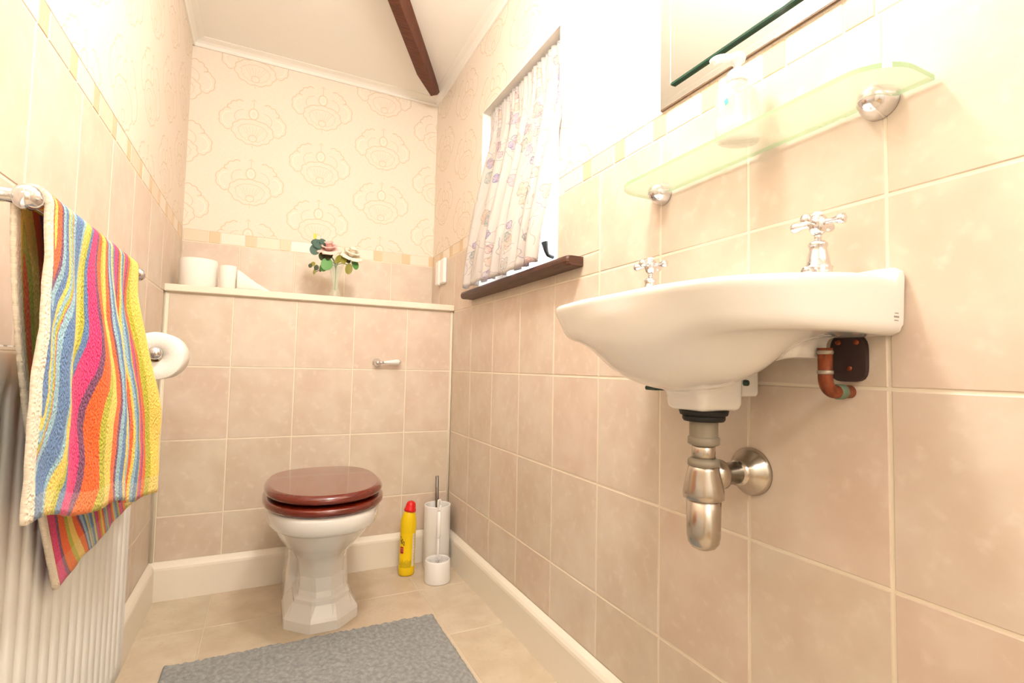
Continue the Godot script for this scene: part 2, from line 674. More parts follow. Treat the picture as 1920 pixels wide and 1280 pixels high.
	M.towel.normal_enabled = true
	M.towel.normal_texture = bump(512, 61, 0.33, 4.0, 2)
	M.towel.normal_scale = 0.6
	M.towel.rim_enabled = true
	M.towel.rim = 0.3
	M.curtain = mat(Color.WHITE, 0.9)
	M.curtain.albedo_texture = curtain_texture()
	M.curtain.backlight_enabled = true
	M.curtain.backlight = Color(0.07, 0.068, 0.065)
	M.tissue = mat(col(250, 245, 236), 0.95)
	M.tissue.normal_enabled = true
	M.tissue.normal_texture = bump(256, 71, 0.2, 2.0)
	world_map(M.tissue, 9.0)
	M.card = mat(col(190, 160, 120), 0.9)
	M.mat_pile = mat(Color.WHITE, 1.0)
	M.mat_pile.albedo_texture = mottle(512, 91, 0.045, col(138, 140, 140), col(168, 169, 168), col(112, 114, 114), 0.06)
	world_map(M.mat_pile, 2.6)
	M.mat_back = mat(col(120, 116, 110), 0.9)
	M.yellow = mat(Color.WHITE, 0.28)
	M.yellow.albedo_texture = cleaner_label()
	M.red = mat(col(224, 30, 30), 0.3)
	M.pink_petal = mat(col(246, 196, 188), 0.7)
	M.pink_pale = mat(col(250, 214, 202), 0.7)
	M.white_petal = mat(col(252, 242, 222), 0.7)
	M.leaf_grey = mat(col(78, 108, 96), 0.6)
	M.leaf_green = mat(col(92, 152, 76), 0.5)
	M.leaf_olive = mat(col(142, 138, 50), 0.5)
	M.leaf_dark = mat(col(66, 76, 44), 0.6)
	M.leaf_tip = mat(col(196, 200, 60), 0.5)
	M.stem = mat(col(104, 140, 84), 0.5)
	M.teal = mat(col(90, 196, 190), 0.4)
	M.blue = mat(col(110, 150, 236), 0.4)
	M.stamp = mat(col(158, 150, 146), 0.3)
	M.stain = mat(col(142, 88, 54), 0.7)
	M.lamp_glass = mat(col(255, 244, 226), 0.4)
	M.lamp_glass.emission_enabled = true
	M.lamp_glass.emission = Color(1.0, 0.975, 0.94)
	M.lamp_glass.emission_energy_multiplier = 2.0
	M.door = mat(col(244, 238, 226), 0.45)

# ================================================================ tiles
# a chamfered plate facing +z, centred, its face at z = 0
func plate_mesh(w: float, h: float, t: float, b: float) -> ArrayMesh:
	var key := "%.4f_%.4f_%.4f_%.4f" % [w, h, t, b]
	if mesh_cache.has(key):
		return mesh_cache[key]
	var st := begin()
	smooth(st, false)
	var o := [Vector3(-w / 2, -h / 2, -b), Vector3(w / 2, -h / 2, -b), Vector3(w / 2, h / 2, -b), Vector3(-w / 2, h / 2, -b)]
	var i := [Vector3(-w / 2 + b, -h / 2 + b, 0), Vector3(w / 2 - b, -h / 2 + b, 0), Vector3(w / 2 - b, h / 2 - b, 0), Vector3(-w / 2 + b, h / 2 - b, 0)]
	quad(st, i[0], i[1], i[2], i[3])
	for k in 4:
		var n := (k + 1) % 4
		quad(st, o[k], o[n], i[n], i[k])
		var d := Vector3(0, 0, -t + b)
		quad(st, o[k] + d, o[n] + d, o[n], o[k])
	st.generate_normals()
	var m := st.commit()
	mesh_cache[key] = m
	return m

# where: "right" (faces -x), "left" (+x), "back" (+z), "floor" (+y); a0..a1 runs along the wall, b0..b1 up (or z on the floor)
func tile(parent: Node, called: String, m: Material, where: String, plane: float, a0: float, a1: float, b0: float, b1: float, gap := 0.004) -> void:
	var w := a1 - a0 - gap
	var h := b1 - b0 - gap
	if w < 0.004 or h < 0.004:
		return
	var mesh := plate_mesh(snappedf(w, 0.0005), snappedf(h, 0.0005), 0.005, 0.0012)
	var ca := (a0 + a1) / 2
	var cb := (b0 + b1) / 2
	var tf: Transform3D
	if where == "right":
		tf = Transform3D(Basis(Vector3(0, 0, 1), Vector3(0, 1, 0), Vector3(-1, 0, 0)), Vector3(plane, cb, ca))
	elif where == "left":
		tf = Transform3D(Basis(Vector3(0, 0, -1), Vector3(0, 1, 0), Vector3(1, 0, 0)), Vector3(plane, cb, ca))
	elif where == "back":
		tf = Transform3D(Basis.IDENTITY, Vector3(ca, cb, plane))
	else:
		tf = Transform3D(Basis(Vector3(1, 0, 0), Vector3(0, 0, -1), Vector3(0, 1, 0)), Vector3(ca, plane, cb))
	put(mesh, called, m, parent, tf)

func next_tile() -> Material:
	return M["tile%d" % (rng.randi() % 4)]

func tile_field(parent: Node, where: String, plane: float, avs: Array, bvs: Array, hole := []) -> void:
	for i in avs.size() - 1:
		for j in bvs.size() - 1:
			var a0: float = avs[i]
			var a1: float = avs[i + 1]
			var b0: float = bvs[j]
			var b1: float = bvs[j + 1]
			var m := next_tile()
			if hole.size() == 4 and a1 > hole[0] + 0.001 and a0 < hole[1] - 0.001 and b1 > hole[2] + 0.001 and b0 < hole[3] - 0.001:
				if b0 < hole[2]:
					tile(parent, "tile", m, where, plane, a0, a1, b0, hole[2])
				var bl := maxf(b0, hole[2])
				if a0 < hole[0]:
					tile(parent, "tile", m, where, plane, a0, hole[0], bl, b1)
				if a1 > hole[1]:
					tile(parent, "tile", m, where, plane, hole[1], a1, bl, b1)
			else:
				tile(parent, "tile", m, where, plane, a0, a1, b0, b1)

func border_row(parent: Node, where: String, plane: float, from: float, to: float, orange_at: float, holes := []) -> void:
	var k0 := floori((from - orange_at) / 0.1255) - 1
	for k in range(k0, k0 + 60):
		var o := orange_at + k * 0.1255
		for piece in [[o, o + 0.04, M.border_orange], [o + 0.04, o + 0.1255, M.border_pink if posmod(k, 2) == 0 else M.border_peach]]:
			var a := maxf(piece[0], from)
			var b := minf(piece[1], to)
			if b - a < 0.006:
				continue
			if holes.size() == 2 and a >= holes[0] - 0.03 and b <= holes[1] + 0.03:
				continue
			if holes.size() == 2:
				if a < holes[0] and b > holes[0]:
					b = holes[0]
				if a < holes[1] and b > holes[1]:
					a = holes[1]
			tile(parent, "border_tile", piece[2], where, plane, a, b, ROW_E, BORDER_TOP, 0.0025)

# wallpaper sheet; uv from metres
func paper(parent: Node, where: String, plane: float, rects: Array) -> void:
	var st := begin()
	smooth(st, false)
	for r in rects:
		var q := []
		var t := []
		for k in [[r[0], r[2]], [r[1], r[2]], [r[1], r[3]], [r[0], r[3]]]:
			if where == "back":
				q.append(Vector3(k[0], k[1], plane))
			else:
				q.append(Vector3(plane, k[1], k[0]))
			t.append(Vector2((k[0] + (0.0 if where == "back" else 0.13) + 0.117) / 0.52 + 0.5, (1.935 - k[1]) / 0.246 + 0.42))
		if where == "left":
			q.reverse(); t.reverse()
		elif where == "right":
			pass
		uvquad(st, q, t)
		# depth of the sheet
		var off := Vector3(0, 0, -0.0015) if where == "back" else (Vector3(0.0015, 0, 0) if where == "right" else Vector3(-0.0015, 0, 0))
		for k in 4:
			var n := (k + 1) % 4
			uvquad(st, [q[k] + off, q[n] + off, q[n], q[k]], [t[k], t[n], t[n], t[k]])
	build(st, "wallpaper", M.paper, parent)

# ================================================================ the shell
func build_shell() -> void:
	rng.seed = 1234
	# ---- floor
	var f := setting("floor", "pale beige stone-look floor tiles", "floor")
	var st := begin()
	smooth(st, false)
	box(st, Vector3(XL - 0.15, -0.12, ZU - 0.15), Vector3(0.15, -0.0012, ZF + 0.15))
	build(st, "grout_bed", M.floor_grout, f)
	var xs := [XL, -0.8085, -0.497, -0.1855, 0.0]
	var zs := [ZP, 0.049, 0.3605, 0.672, 0.9835, 1.295, 1.6065, 1.918, 2.2295, ZF]
	for i in xs.size() - 1:
		for j in zs.size() - 1:
			tile(f, "floor_tile", M["floor%d" % (rng.randi() % 3)], "floor", 0.0, xs[i], xs[i + 1], zs[j], zs[j + 1], 0.0035)
	# ---- ceiling
	var c := setting("ceiling", "plain white plaster ceiling", "ceiling")
	st = begin()
	smooth(st, false)
	box(st, Vector3(XL - 0.15, CEIL, ZU - 0.15), Vector3(0.15, CEIL + 0.12, ZF + 0.15))
	build(st, "plaster", M.ceiling, c)
	# ---- right wall with the window opening
	var wr := setting("wall_right", "right wall, beige tiles below damask wallpaper", "wall")
	st = begin()
	smooth(st, false)
	var g := 0.0012
	box(st, Vector3(g, 0, ZU - 0.15), Vector3(0.15, CEIL, WIN_Z0))
	box(st, Vector3(g, 0, WIN_Z1), Vector3(0.15, CEIL, ZF + 0.15))
	box(st, Vector3(g, 0, WIN_Z0), Vector3(0.15, WIN_Y0 - 0.02, WIN_Z1))
	box(st, Vector3(g, WIN_Y1, WIN_Z0), Vector3(0.15, CEIL, WIN_Z1))
	build(st, "masonry", M.grout, wr)
	var az := [ZP]
	for k in range(0, 13):
		az.append(k * 0.2)
	az[az.size() - 1] = ZF
	tile_field(wr, "right", 0.0, az, [SKIRT, ROW_D, ROW_B, ROW_A, ROW_C])
	var az2 := [ZU, -0.4, -0.2]
	for k in range(0, 13):
		az2.append(k * 0.2)
	az2[az2.size() - 1] = ZF
	tile_field(wr, "right", 0.0, az2, [ROW_C, ROW_E], [WIN_Z0, WIN_Z1, WIN_Y0, 9.0])
	border_row(wr, "right", 0.0, ZU, ZF, 0.599, [WIN_Z0, WIN_Z1])
	paper(wr, "right", 0.0, [[ZU, WIN_Z0, BORDER_TOP, CEIL], [WIN_Z1, ZF, BORDER_TOP, CEIL], [WIN_Z0, WIN_Z1, WIN_Y1, CEIL]])
	st = begin()
	smooth(st, false)
	box(st, Vector3(0.0, WIN_Y1 - 0.003, WIN_Z0), Vector3(0.10, WIN_Y1, WIN_Z1))
	box(st, Vector3(0.0, WIN_Y0, WIN_Z0), Vector3(0.10, WIN_Y1, WIN_Z0 + 0.003))
	box(st, Vector3(0.0, WIN_Y0, WIN_Z1 - 0.003), Vector3(0.10, WIN_Y1, WIN_Z1))
	build(st, "reveal", M.plaster, wr)
	# ---- left wall
	var wl := setting("wall_left", "left wall, beige tiles below damask wallpaper", "wall")
	st = begin()
	smooth(st, false)
	box(st, Vector3(XL - 0.15, 0, ZU - 0.15), Vector3(XL - g, CEIL, ZF + 0.15))
	build(st, "masonry", M.grout, wl)
	var lz := [ZP]
	for k in range(0, 12):
		lz.append(0.06 + k * 0.2)
	lz.append(ZF)
	tile_field(wl, "left", XL, lz, [SKIRT, ROW_D, ROW_B, ROW_A, ROW_C])
	var lz2 := [ZU, -0.34, -0.14]
	for k in range(0, 12):
		lz2.append(0.06 + k * 0.2)
	lz2.append(ZF)
	tile_field(wl, "left", XL, lz2, [ROW_C, ROW_E])
	border_row(wl, "left", XL, ZU, ZF, 0.815)
	paper(wl, "left", XL, [[ZU, ZF, BORDER_TOP, CEIL]])
	# ---- upper back wall
	var wb := setting("wall_back", "upper back wall, one row of tiles below damask wallpaper", "wall")
	st = begin()
	smooth(st, false)
	box(st, Vector3(XL, 0, ZU - 0.15), Vector3(0, CEIL, ZU - g))
	build(st, "masonry", M.grout, wb)
	tile_field(wb, "back", ZU, [XL, -0.791, -0.591, -0.391, -0.191, 0.0], [1.004, ROW_E])
	border_row(wb, "back", ZU, XL, 0.0, -0.9)
	paper(wb, "back", ZU, [[XL, 0.0, BORDER_TOP, CEIL]])
	# ---- boxing behind the toilet
	var wp := setting("wall_boxing", "tiled boxing wall behind the toilet with a flush lever", "wall")
	st = begin()
	smooth(st, false)
	box(st, Vector3(XL, 0, ZU), Vector3(0, 0.981, ZP - g))
	build(st, "masonry", M.grout, wp)
	tile_field(wp, "back", ZP, [XL + 0.012, -0.7886, -0.5886, -0.3886, -0.1886, -0.008], [SKIRT, ROW_D, ROW_B, ROW_A, ROW_C])
	for x in [XL + 0.006, -0.0045]:
		st = begin()
		tube(st, [Vector3(x, SKIRT, ZP - 0.0015), Vector3(x, 0.98, ZP - 0.0015)], [0.0045], 10)
		build(st, "corner_bead", M.bead, wp)
	st = begin()
	smooth(st, false)
	box(st, Vector3(XL, 0.981, ZU), Vector3(0.0, 1.005, ZP + 0.014), 0.003)
	var led := build(st, "ledge", M.ledge, wp)
	led.set_meta("label", "cream painted ledge")
	# ---- wall behind the camera, its doorway opened for the added fill light
	var wf := setting("wall_front", "wall behind the viewer with the added open doorway", "wall")
	st = begin()
	smooth(st, false)
	box(st, Vector3(XL, 0, ZF + g), Vector3(-0.86, CEIL, ZF + 0.15))
	box(st, Vector3(-0.12, 0, ZF + g), Vector3(0, CEIL, ZF + 0.15))
	box(st, Vector3(-0.86, 1.93, ZF + g), Vector3(-0.12, CEIL, ZF + 0.15))
	build(st, "masonry", M.plaster, wf)
	var d := setting("door_1", "added white panelled door behind the viewer, standing open to let fill light in", "door")
	d.transform = Transform3D(Basis(Vector3(0, 0, 1), Vector3(0, 1, 0), Vector3(-1, 0, 0)), Vector3(ZF + 0.05 - 0.86 - 0.02, 0, ZF + 0.15 + 0.87))
	st = begin()
	smooth(st, false)
	box(st, Vector3(-0.86, 0.0, ZF + 0.03), Vector3(-0.12, 1.93, ZF + 0.07), 0.003)
	build(st, "leaf", M.door, d)
	for pr in [[-0.77, -0.52, 0.2, 0.85], [-0.46, -0.21, 0.2, 0.85], [-0.77, -0.52, 1.0, 1.78], [-0.46, -0.21, 1.0, 1.78]]:
		st = begin()
		smooth(st, false)
		box(st, Vector3(pr[0], pr[2], ZF + 0.022), Vector3(pr[1], pr[3], ZF + 0.031), 0.004)
		build(st, "panel", M.door, d)
	st = begin()
	lathe(st, [[0.012, 0.0], [0.009, 0.02], [0.022, 0.035], [0.024, 0.045], [0.015, 0.056]], Vector3(-0.2, 0.95, ZF + 0.031), 20, Vector3(0, 0, -1))
	build(st, "knob", M.chrome, d)
	# ---- added landing beyond the open door, holds the fill lamp
	var hall := setting("wall_added_hall", "added plain cream landing behind the viewer for the fill lamp", "wall")
	st = begin()
	smooth(st, false)
	box(st, Vector3(-1.5, 0, ZF + 0.15), Vector3(-1.4, 2.3, 3.9))
	box(st, Vector3(0.4, 0, ZF + 0.15), Vector3(0.5, 2.3, 3.9))
	box(st, Vector3(-1.5, 0, 3.9), Vector3(0.5, 2.3, 4.0))
	box(st, Vector3(-1.5, 2.3, ZF + 0.15), Vector3(0.5, 2.4, 4.0))
	box(st, Vector3(-1.5, 0, ZF + 0.14), Vector3(XL - 0.15, 2.3, ZF + 0.16))
	box(st, Vector3(0.15, 0, ZF + 0.14), Vector3(0.5, 2.3, ZF + 0.16))
	box(st, Vector3(-1.5, CEIL, ZF + 0.14), Vector3(0.5, 2.3, ZF + 0.16))
	build(st, "plaster", M.plaster, hall)
	st = begin()
	smooth(st, false)
	box(st, Vector3(-1.5, -0.12, ZF), Vector3(0.5, -0.0005, 4.0))
	build(st, "carpet", M.card, hall)
	# ---- skirting boards
	var prof := [Vector2(0, 0), Vector2(0.018, 0), Vector2(0.018, 0.094), Vector2(0.0165, 0.101), Vector2(0.012, 0.108), Vector2(0.005, 0.1135), Vector2(0, SKIRT)]
	skirting("baseboard_right", "cream skirting board along the right wall", Vector3(0, 0, ZF), Vector3(0, 0, ZP), Vector3(-1, 0, 0), prof)
	skirting("baseboard_left", "cream skirting board along the left wall", Vector3(XL, 0, ZP), Vector3(XL, 0, ZF), Vector3(1, 0, 0), prof)
	skirting("baseboard_back", "cream skirting board behind the toilet", Vector3(0, 0, ZP), Vector3(XL, 0, ZP), Vector3(0, 0, 1), prof)
	# ---- cornice beading
	var cv := [Vector2(0, -0.026), Vector2(0.007, -0.026), Vector2(0.010, -0.020), Vector2(0.008, -0.015), Vector2(0.012, -0.012), Vector2(0.020, -0.0075), Vector2(0.034, -0.004), Vector2(0.040, -0.002), Vector2(0.040, 0), Vector2(0, 0)]
	var names := ["trim_1", "trim_2", "trim_3"]
	var labs := ["white cornice beading over the back wall", "white cornice beading over the window wall", "white cornice beading over the left wall"]
	var ends := [[Vector3(0, CEIL, ZU), Vector3(XL, CEIL, ZU), Vector3(0, 0, 1)], [Vector3(0, CEIL, ZF), Vector3(0, CEIL, ZU), Vector3(-1, 0, 0)], [Vector3(XL, CEIL, ZU), Vector3(XL, CEIL, ZF), Vector3(1, 0, 0)]]
	for i in 3:
		skirting(names[i], labs[i], ends[i][0], ends[i][1], ends[i][2], cv, M.plaster)

func skirting(called: String, label: String, a: Vector3, b: Vector3, out: Vector3, prof: Array, m: Material = null) -> void:
	var o := setting(called, label, "trim")
	var st := begin()
	smooth(st, false)
	var r0 := []
	var r1 := []
	for p in prof:
		r0.append(a + out * p.x + Vector3.UP * p.y)
		r1.append(b + out * p.x + Vector3.UP * p.y)
	loft(st, [r1, r0])
	build(st, "moulding", m if m != null else M.skirt, o)

# ================================================================ window, sill, curtain
func build_window() -> void:
	var w := setting("window_1", "small white-framed window behind the curtain", "window")
	var st := begin()
	smooth(st, false)
	var x0 := 0.095
	var x1 := 0.145
	box(st, Vector3(x0, WIN_Y0, WIN_Z0), Vector3(x1, WIN_Y0 + 0.045, WIN_Z1), 0.003)
	box(st, Vector3(x0, WIN_Y1 - 0.045, WIN_Z0), Vector3(x1, WIN_Y1, WIN_Z1), 0.003)
	box(st, Vector3(x0, WIN_Y0 + 0.045, WIN_Z0), Vector3(x1, WIN_Y1 - 0.045, WIN_Z0 + 0.04), 0.003)
	box(st, Vector3(x0, WIN_Y0 + 0.045, WIN_Z1 - 0.04), Vector3(x1, WIN_Y1 - 0.045, WIN_Z1), 0.003)
	build(st, "window_frame", M.upvc, w)
	st = begin()
	smooth(st, false)
	box(st, Vector3(0.118, WIN_Y0 + 0.045, WIN_Z0 + 0.04), Vector3(0.122, WIN_Y1 - 0.045, WIN_Z1 - 0.04))
	build(st, "window_pane", M.pane, w)
	st = begin()
	tube(st, [Vector3(0.094, 1.095, 0.43), Vector3(0.075, 1.1, 0.43), Vector3(0.07, 1.112, 0.428), Vector3(0.066, 1.14, 0.424)], [0.006, 0.006, 0.007, 0.011], 12)
	build(st, "window_handle", M.iron, w)
	# dark sill board with a bullnose
	st = begin()
	var prof := []
	for p in [[0.094, 1.004], [-0.04, 1.004], [-0.047, 1.007], [-0.05, 1.0135], [-0.05, 1.0205], [-0.047, 1.027], [-0.04, 1.03], [0.094, 1.03]]:
		prof.append(Vector2(p[0], p[1]))
	smooth(st, false)
	var rings := []
	for e in [[0.0, 0.86], [0.005, 0.95], [0.014, 1.0], [0.72, 1.0], [0.729, 0.95], [0.734, 0.86]]:
		var ring := []
		for p in prof:
			var cx: float = -0.001 if (e[0] < WIN_Z0 or e[0] > WIN_Z1) and p.x > 0 else p.x
			ring.append(Vector3(cx * e[1] if cx < 0 else cx, 1.017 + (p.y - 1.017) * e[1], e[0]))
		rings.append(ring)
	# the board is full depth only inside the opening
	var a := []
	var b := []
	for p in prof:
		a.append(Vector3(p.x, p.y, WIN_Z0 + 0.001)); b.append(Vector3(p.x, p.y, WIN_Z1 - 0.001))
	var narrow0 := []
	var narrow1 := []
	for p in prof:
		var cx: float = -0.001 if p.x > 0 else p.x
		narrow0.append(Vector3(cx, p.y, WIN_Z0 + 0.001)); narrow1.append(Vector3(cx, p.y, WIN_Z1 - 0.001))
	loft(st, [rings[0], rings[1], rings[2], narrow0, a, b, narrow1, rings[3], rings[4], rings[5]])
	build(st, "window_sill", M.sill, w).set_meta("label", "dark brown wooden sill board")
	# curtain
	var c := thing("curtain", "white curtain with lilac and pink floral print at the window", "curtain")
	var nu := 110
	var nv := 44
	var grid := []
	var uvs := []
	var f := FastNoiseLite.new()
	f.seed = 8
	f.frequency = 1.6
	for j in nv + 1:
		var t := float(j) / nv
		var row := []
		var ur := []
		var e := smoothstep(0.05, 1.0, t)
		for i in nu + 1:
			var s := float(i) / nu
			var right := lerpf(0.603, 0.582, t) + 0.030 * sin(PI * t)
			var z := lerpf(lerpf(0.070, 0.044, e), right, s)
			var x := lerpf(0.026, -0.054, e)
			var y := lerpf(1.684, 1.037 - 0.003 * s, t)
			var ph := s * 7.0 + 0.35 * f.get_noise_2d(s * 3.0, t * 0.6)
			var fold := sin(TAU * ph) * lerpf(0.002, 0.017, smoothstep(0.0, 0.35, t))
			fold += sin(TAU * ph * 2.3 + 1.0) * lerpf(0.001, 0.005, t)
			var pleat := sin(TAU * s * 24.0 + 3.0 * f.get_noise_2d(s * 4.0, 0.3)) * 0.0045 * smoothstep(0.26, 0.06, t)
			x += fold + pleat
			z += 0.006 * sin(TAU * ph + 1.3) * t
			y += (0.004 * sin(TAU * ph * 1.0 + 0.6) + 0.006 * f.get_noise_2d(s * 6.0, 9.0)) * smoothstep(0.7, 1.0, t)
			x = minf(x, 0.06)
			row.append(Vector3(x, y, z))
			ur.append(Vector2(s * 1.9, t * 1.25))
		grid.append(row); uvs.append(ur)
	st = begin()
	cloth(st, grid, uvs, 0.0014)
	build(st, "fabric", M.curtain, c)
	st = begin()
	smooth(st, false)
	box(st, Vector3(0.040, 1.668, 0.068), Vector3(0.046, 1.690, 0.604), 0.001)
	build(st, "curtain_track", M.upvc, c)

# ================================================================ beam
func build_beam() -> void:
	var b := thing("ceiling_beam", "dark brown timber beam running diagonally across the white ceiling", "beam")
	# underside outline, widened towards the near side of the room
	var dirv := Vector3(-0.465, 0, 0.885)
	var low := 1.95
	var l0 := Vector3(-0.172, low, -0.243)
	var l1 := Vector3(-0.373, low, 0.129)
	var r0 := Vector3(-0.106, low, -0.265)
	var r1 := Vector3(-0.341, low, 0.145)
	var far := 0.22
	var st := begin()
	smooth(st, false)
	var und := [Vector3(-0.073, low, -0.375), Vector3(-0.05, low, -0.353), r0, r1, r1 + dirv * far, l1 + dirv * far + Vector3(-0.02, 0, 0), l1, l0]
	var top := [Vector3(-0.055, CEIL, -0.43), Vector3(-0.019, CEIL, -0.418), Vector3(-0.08, CEIL, -0.30), Vector3(-0.293, CEIL, 0.096), Vector3(-0.293, CEIL, 0.096) + dirv * far, l1 + dirv * far + Vector3(-0.03, CEIL - low, 0), Vector3(-0.383, CEIL, 0.124), Vector3(-0.19, CEIL, -0.25)]
	loft(st, [und, top])
	var o := build(st, "timber", M.beam, b)
	o.set_meta("label", "rough brown timber")

# ================================================================ toilet
func round_box(th: float, a: float, b: float, ch: float) -> Vector2:
	# point in direction th on a rectangle 2a x 2b with its corners cut by ch
	var d := Vector2(cos(th), sin(th))
	var r := 1e9
	if absf(d.x) > 1e-6:
		r = minf(r, a / absf(d.x))
	if absf(d.y) > 1e-6:
		r = minf(r, b / absf(d.y))
	var k := absf(d.x) + absf(d.y)
	r = minf(r, (a + b - ch) / k)
	return d * r

func superell(th: float, a: float, b: float, n: float) -> Vector2:
	var c := cos(th)
	var s := sin(th)
	var r := pow(pow(absf(c) / a, n) + pow(absf(s) / b, n), -1.0 / n)
	return Vector2(c, s) * r

func seat_ring(y: float, inset: float, grow := 0.0) -> Array:
	var out := []
	var n := 64
	for i in n:
		var th := -TAU * i / n
		var a := 0.156 + grow - inset
		var z0 := 0.205
		var front := 0.208 + grow - inset
		var back := 0.2 + grow - inset
		var p := superell(th, a, front, 2.15) if sin(th) > 0 else superell(th, a, back, 2.9)
		out.append(Vector3(p.x, y, z0 + p.y))
	return out

func build_toilet() -> void:
	var t := thing("toilet", "white ceramic toilet with mahogany seat and closed lid", "toilet", Vector3(-0.517, 0, 0))
	var st := begin()
	# rows: y, half width, front z, back z, squareness (0 round .. 1 cut corners)
	var rows := [
		[0.0, 0.104, 0.206, -0.06, 1.0], [0.026, 0.104, 0.206, -0.06, 1.0], [0.034, 0.100, 0.203, -0.06, 1.0],
		[0.066, 0.078, 0.186, -0.06, 1.0], [0.070, 0.077, 0.186, -0.06, 1.0], [0.078, 0.077, 0.186, -0.06, 1.0], [0.084, 0.068, 0.178, -0.06, 1.0],
		[0.10, 0.063, 0.174, -0.06, 1.0], [0.14, 0.062, 0.176, -0.07, 0.9], [0.17, 0.064, 0.186, -0.08, 0.75], [0.195, 0.071, 0.204, -0.09, 0.55],
		[0.22, 0.084, 0.236, -0.10, 0.35], [0.245, 0.100, 0.278, -0.11, 0.2], [0.27, 0.115, 0.318, -0.11, 0.08], [0.295, 0.127, 0.352, -0.11, 0.0],
		[0.312, 0.133, 0.374, -0.11, 0.0], [0.320, 0.137, 0.384, -0.11, 0.0], [0.325, 0.146, 0.398, -0.11, 0.0], [0.331, 0.149, 0.403, -0.11, 0.0],
		[0.362, 0.153, 0.410, -0.11, 0.0], [0.369, 0.151, 0.408, -0.11, 0.0], [0.3725, 0.146, 0.402, -0.11, 0.0]]
	var rings := []
	for r in rows:
		var ring := []
		var zc: float = lerpf(r[3], r[2], 0.5)
		var b: float = (r[2] - r[3]) / 2
		for i in 72:
			var th := -TAU * i / 72
			var p := superell(th, r[1], b, 2.5)
			var q := round_box(th, r[1], b, 0.62 * r[1])
			var v := p.lerp(q, r[4])
			ring.append(Vector3(v.x + 0.013 * smoothstep(0.3, 0.08, r[0]), r[0], zc + v.y))
		rings.append(ring)
	smooth(st, false)
	loft(st, rings.slice(0, 9), true, false)
	smooth(st, true)
	loft(st, rings.slice(8), false, true)
	# broad rear of the pedestal back to the wall
	var rear := []
	for r in [[0.0, 0.100], [0.03, 0.098], [0.12, 0.091], [0.2, 0.084], [0.26, 0.088], [0.31, 0.10]]:
		var ring := []
		for i in 40:
			var th := -TAU * i / 40
			var v := superell(th, r[1], 0.115, 7.0)
			ring.append(Vector3(v.x + 0.012, r[0], -0.09 + v.y))
		rear.append(ring)
	loft(st, rear)
	build(st, "pan", M.ceramic, t)
	st = begin()
	loft(st, [seat_ring(0.3735, 0.012, 0.003), seat_ring(0.3755, 0.004, 0.003), seat_ring(0.380, 0.0, 0.003), seat_ring(0.389, 0.0, 0.003), seat_ring(0.394, 0.004, 0.003), seat_ring(0.3965, 0.012, 0.003)])
	build(st, "seat", M.mahogany, t)
	st = begin()
	loft(st, [seat_ring(0.4045, 0.010), seat_ring(0.4055, 0.004), seat_ring(0.409, 0.001), seat_ring(0.414, 0.0), seat_ring(0.420, 0.003), seat_ring(0.4255, 0.009), seat_ring(0.4270, 0.013)], true, false)
	st.set_smooth_group(1)
	loft(st, [seat_ring(0.4270, 0.013), seat_ring(0.4277, 0.05), seat_ring(0.4279, 0.12)], false, true)
	build(st, "lid", M.mahogany, t)
	for s in [-0.07, 0.07]:
		st = begin()
		tube(st, [Vector3(s - 0.014, 0.398, -0.004), Vector3(s + 0.014, 0.398, -0.004)], [0.009], 14)
		lathe(st, [[0.012, 0.371], [0.009, 0.377], [0.006, 0.395]], Vector3(s, 0, -0.012), 14)
		build(st, "hinge", M.chrome, t)
	for s in [-0.09, 0.09]:
		for y in [0.386, 0.40]:
			if y > 0.39:
				st = begin()
				lathe(st, [[0.006, 0.3955], [0.0065, 0.40], [0.005, 0.4055]], Vector3(s, 0, 0.33), 12)
				build(st, "buffer", M.rubber, t)

	# flush lever
	var fl := thing("flush_lever", "chrome flush lever with white porcelain handle on the tiled boxing", "flush lever", Vector3(-0.302, 0.7645, ZP))
	st = begin()
	lathe(st, [[0.0165, 0.0], [0.0165, 0.003], [0.013, 0.006], [0.009, 0.010], [0.009, 0.018]], Vector3.ZERO, 28, Vector3(0, 0, 1))
	build(st, "escutcheon", M.chrome, fl)
	st = begin()
	ball(st, Vector3(0.0, 0, 0.024), 0.0105, 20)
	tube(st, [Vector3(0.006, 0, 0.024), Vector3(0.022, 0.001, 0.024)], [0.0045, 0.0055], 12)
	build(st, "hub", M.chrome, fl)
	st = begin()
	lathe(st, [[0.0045, 0.0], [0.0065, 0.015], [0.0085, 0.035], [0.0105, 0.05], [0.010, 0.058], [0.006, 0.062]], Vector3(0.02, 0.001, 0.024), 20, Vector3(1, 0.055, 0))
	build(st, "handle", M.ceramic, fl)
	st = begin()
	lathe(st, [[0.006, 0.0], [0.006, 0.003], [0.004, 0.006], [0.001, 0.007]], Vector3(0.082, 0.0045, 0.024), 16, Vector3(1, 0.055, 0))
	build(st, "end_cap", M.chrome, fl)

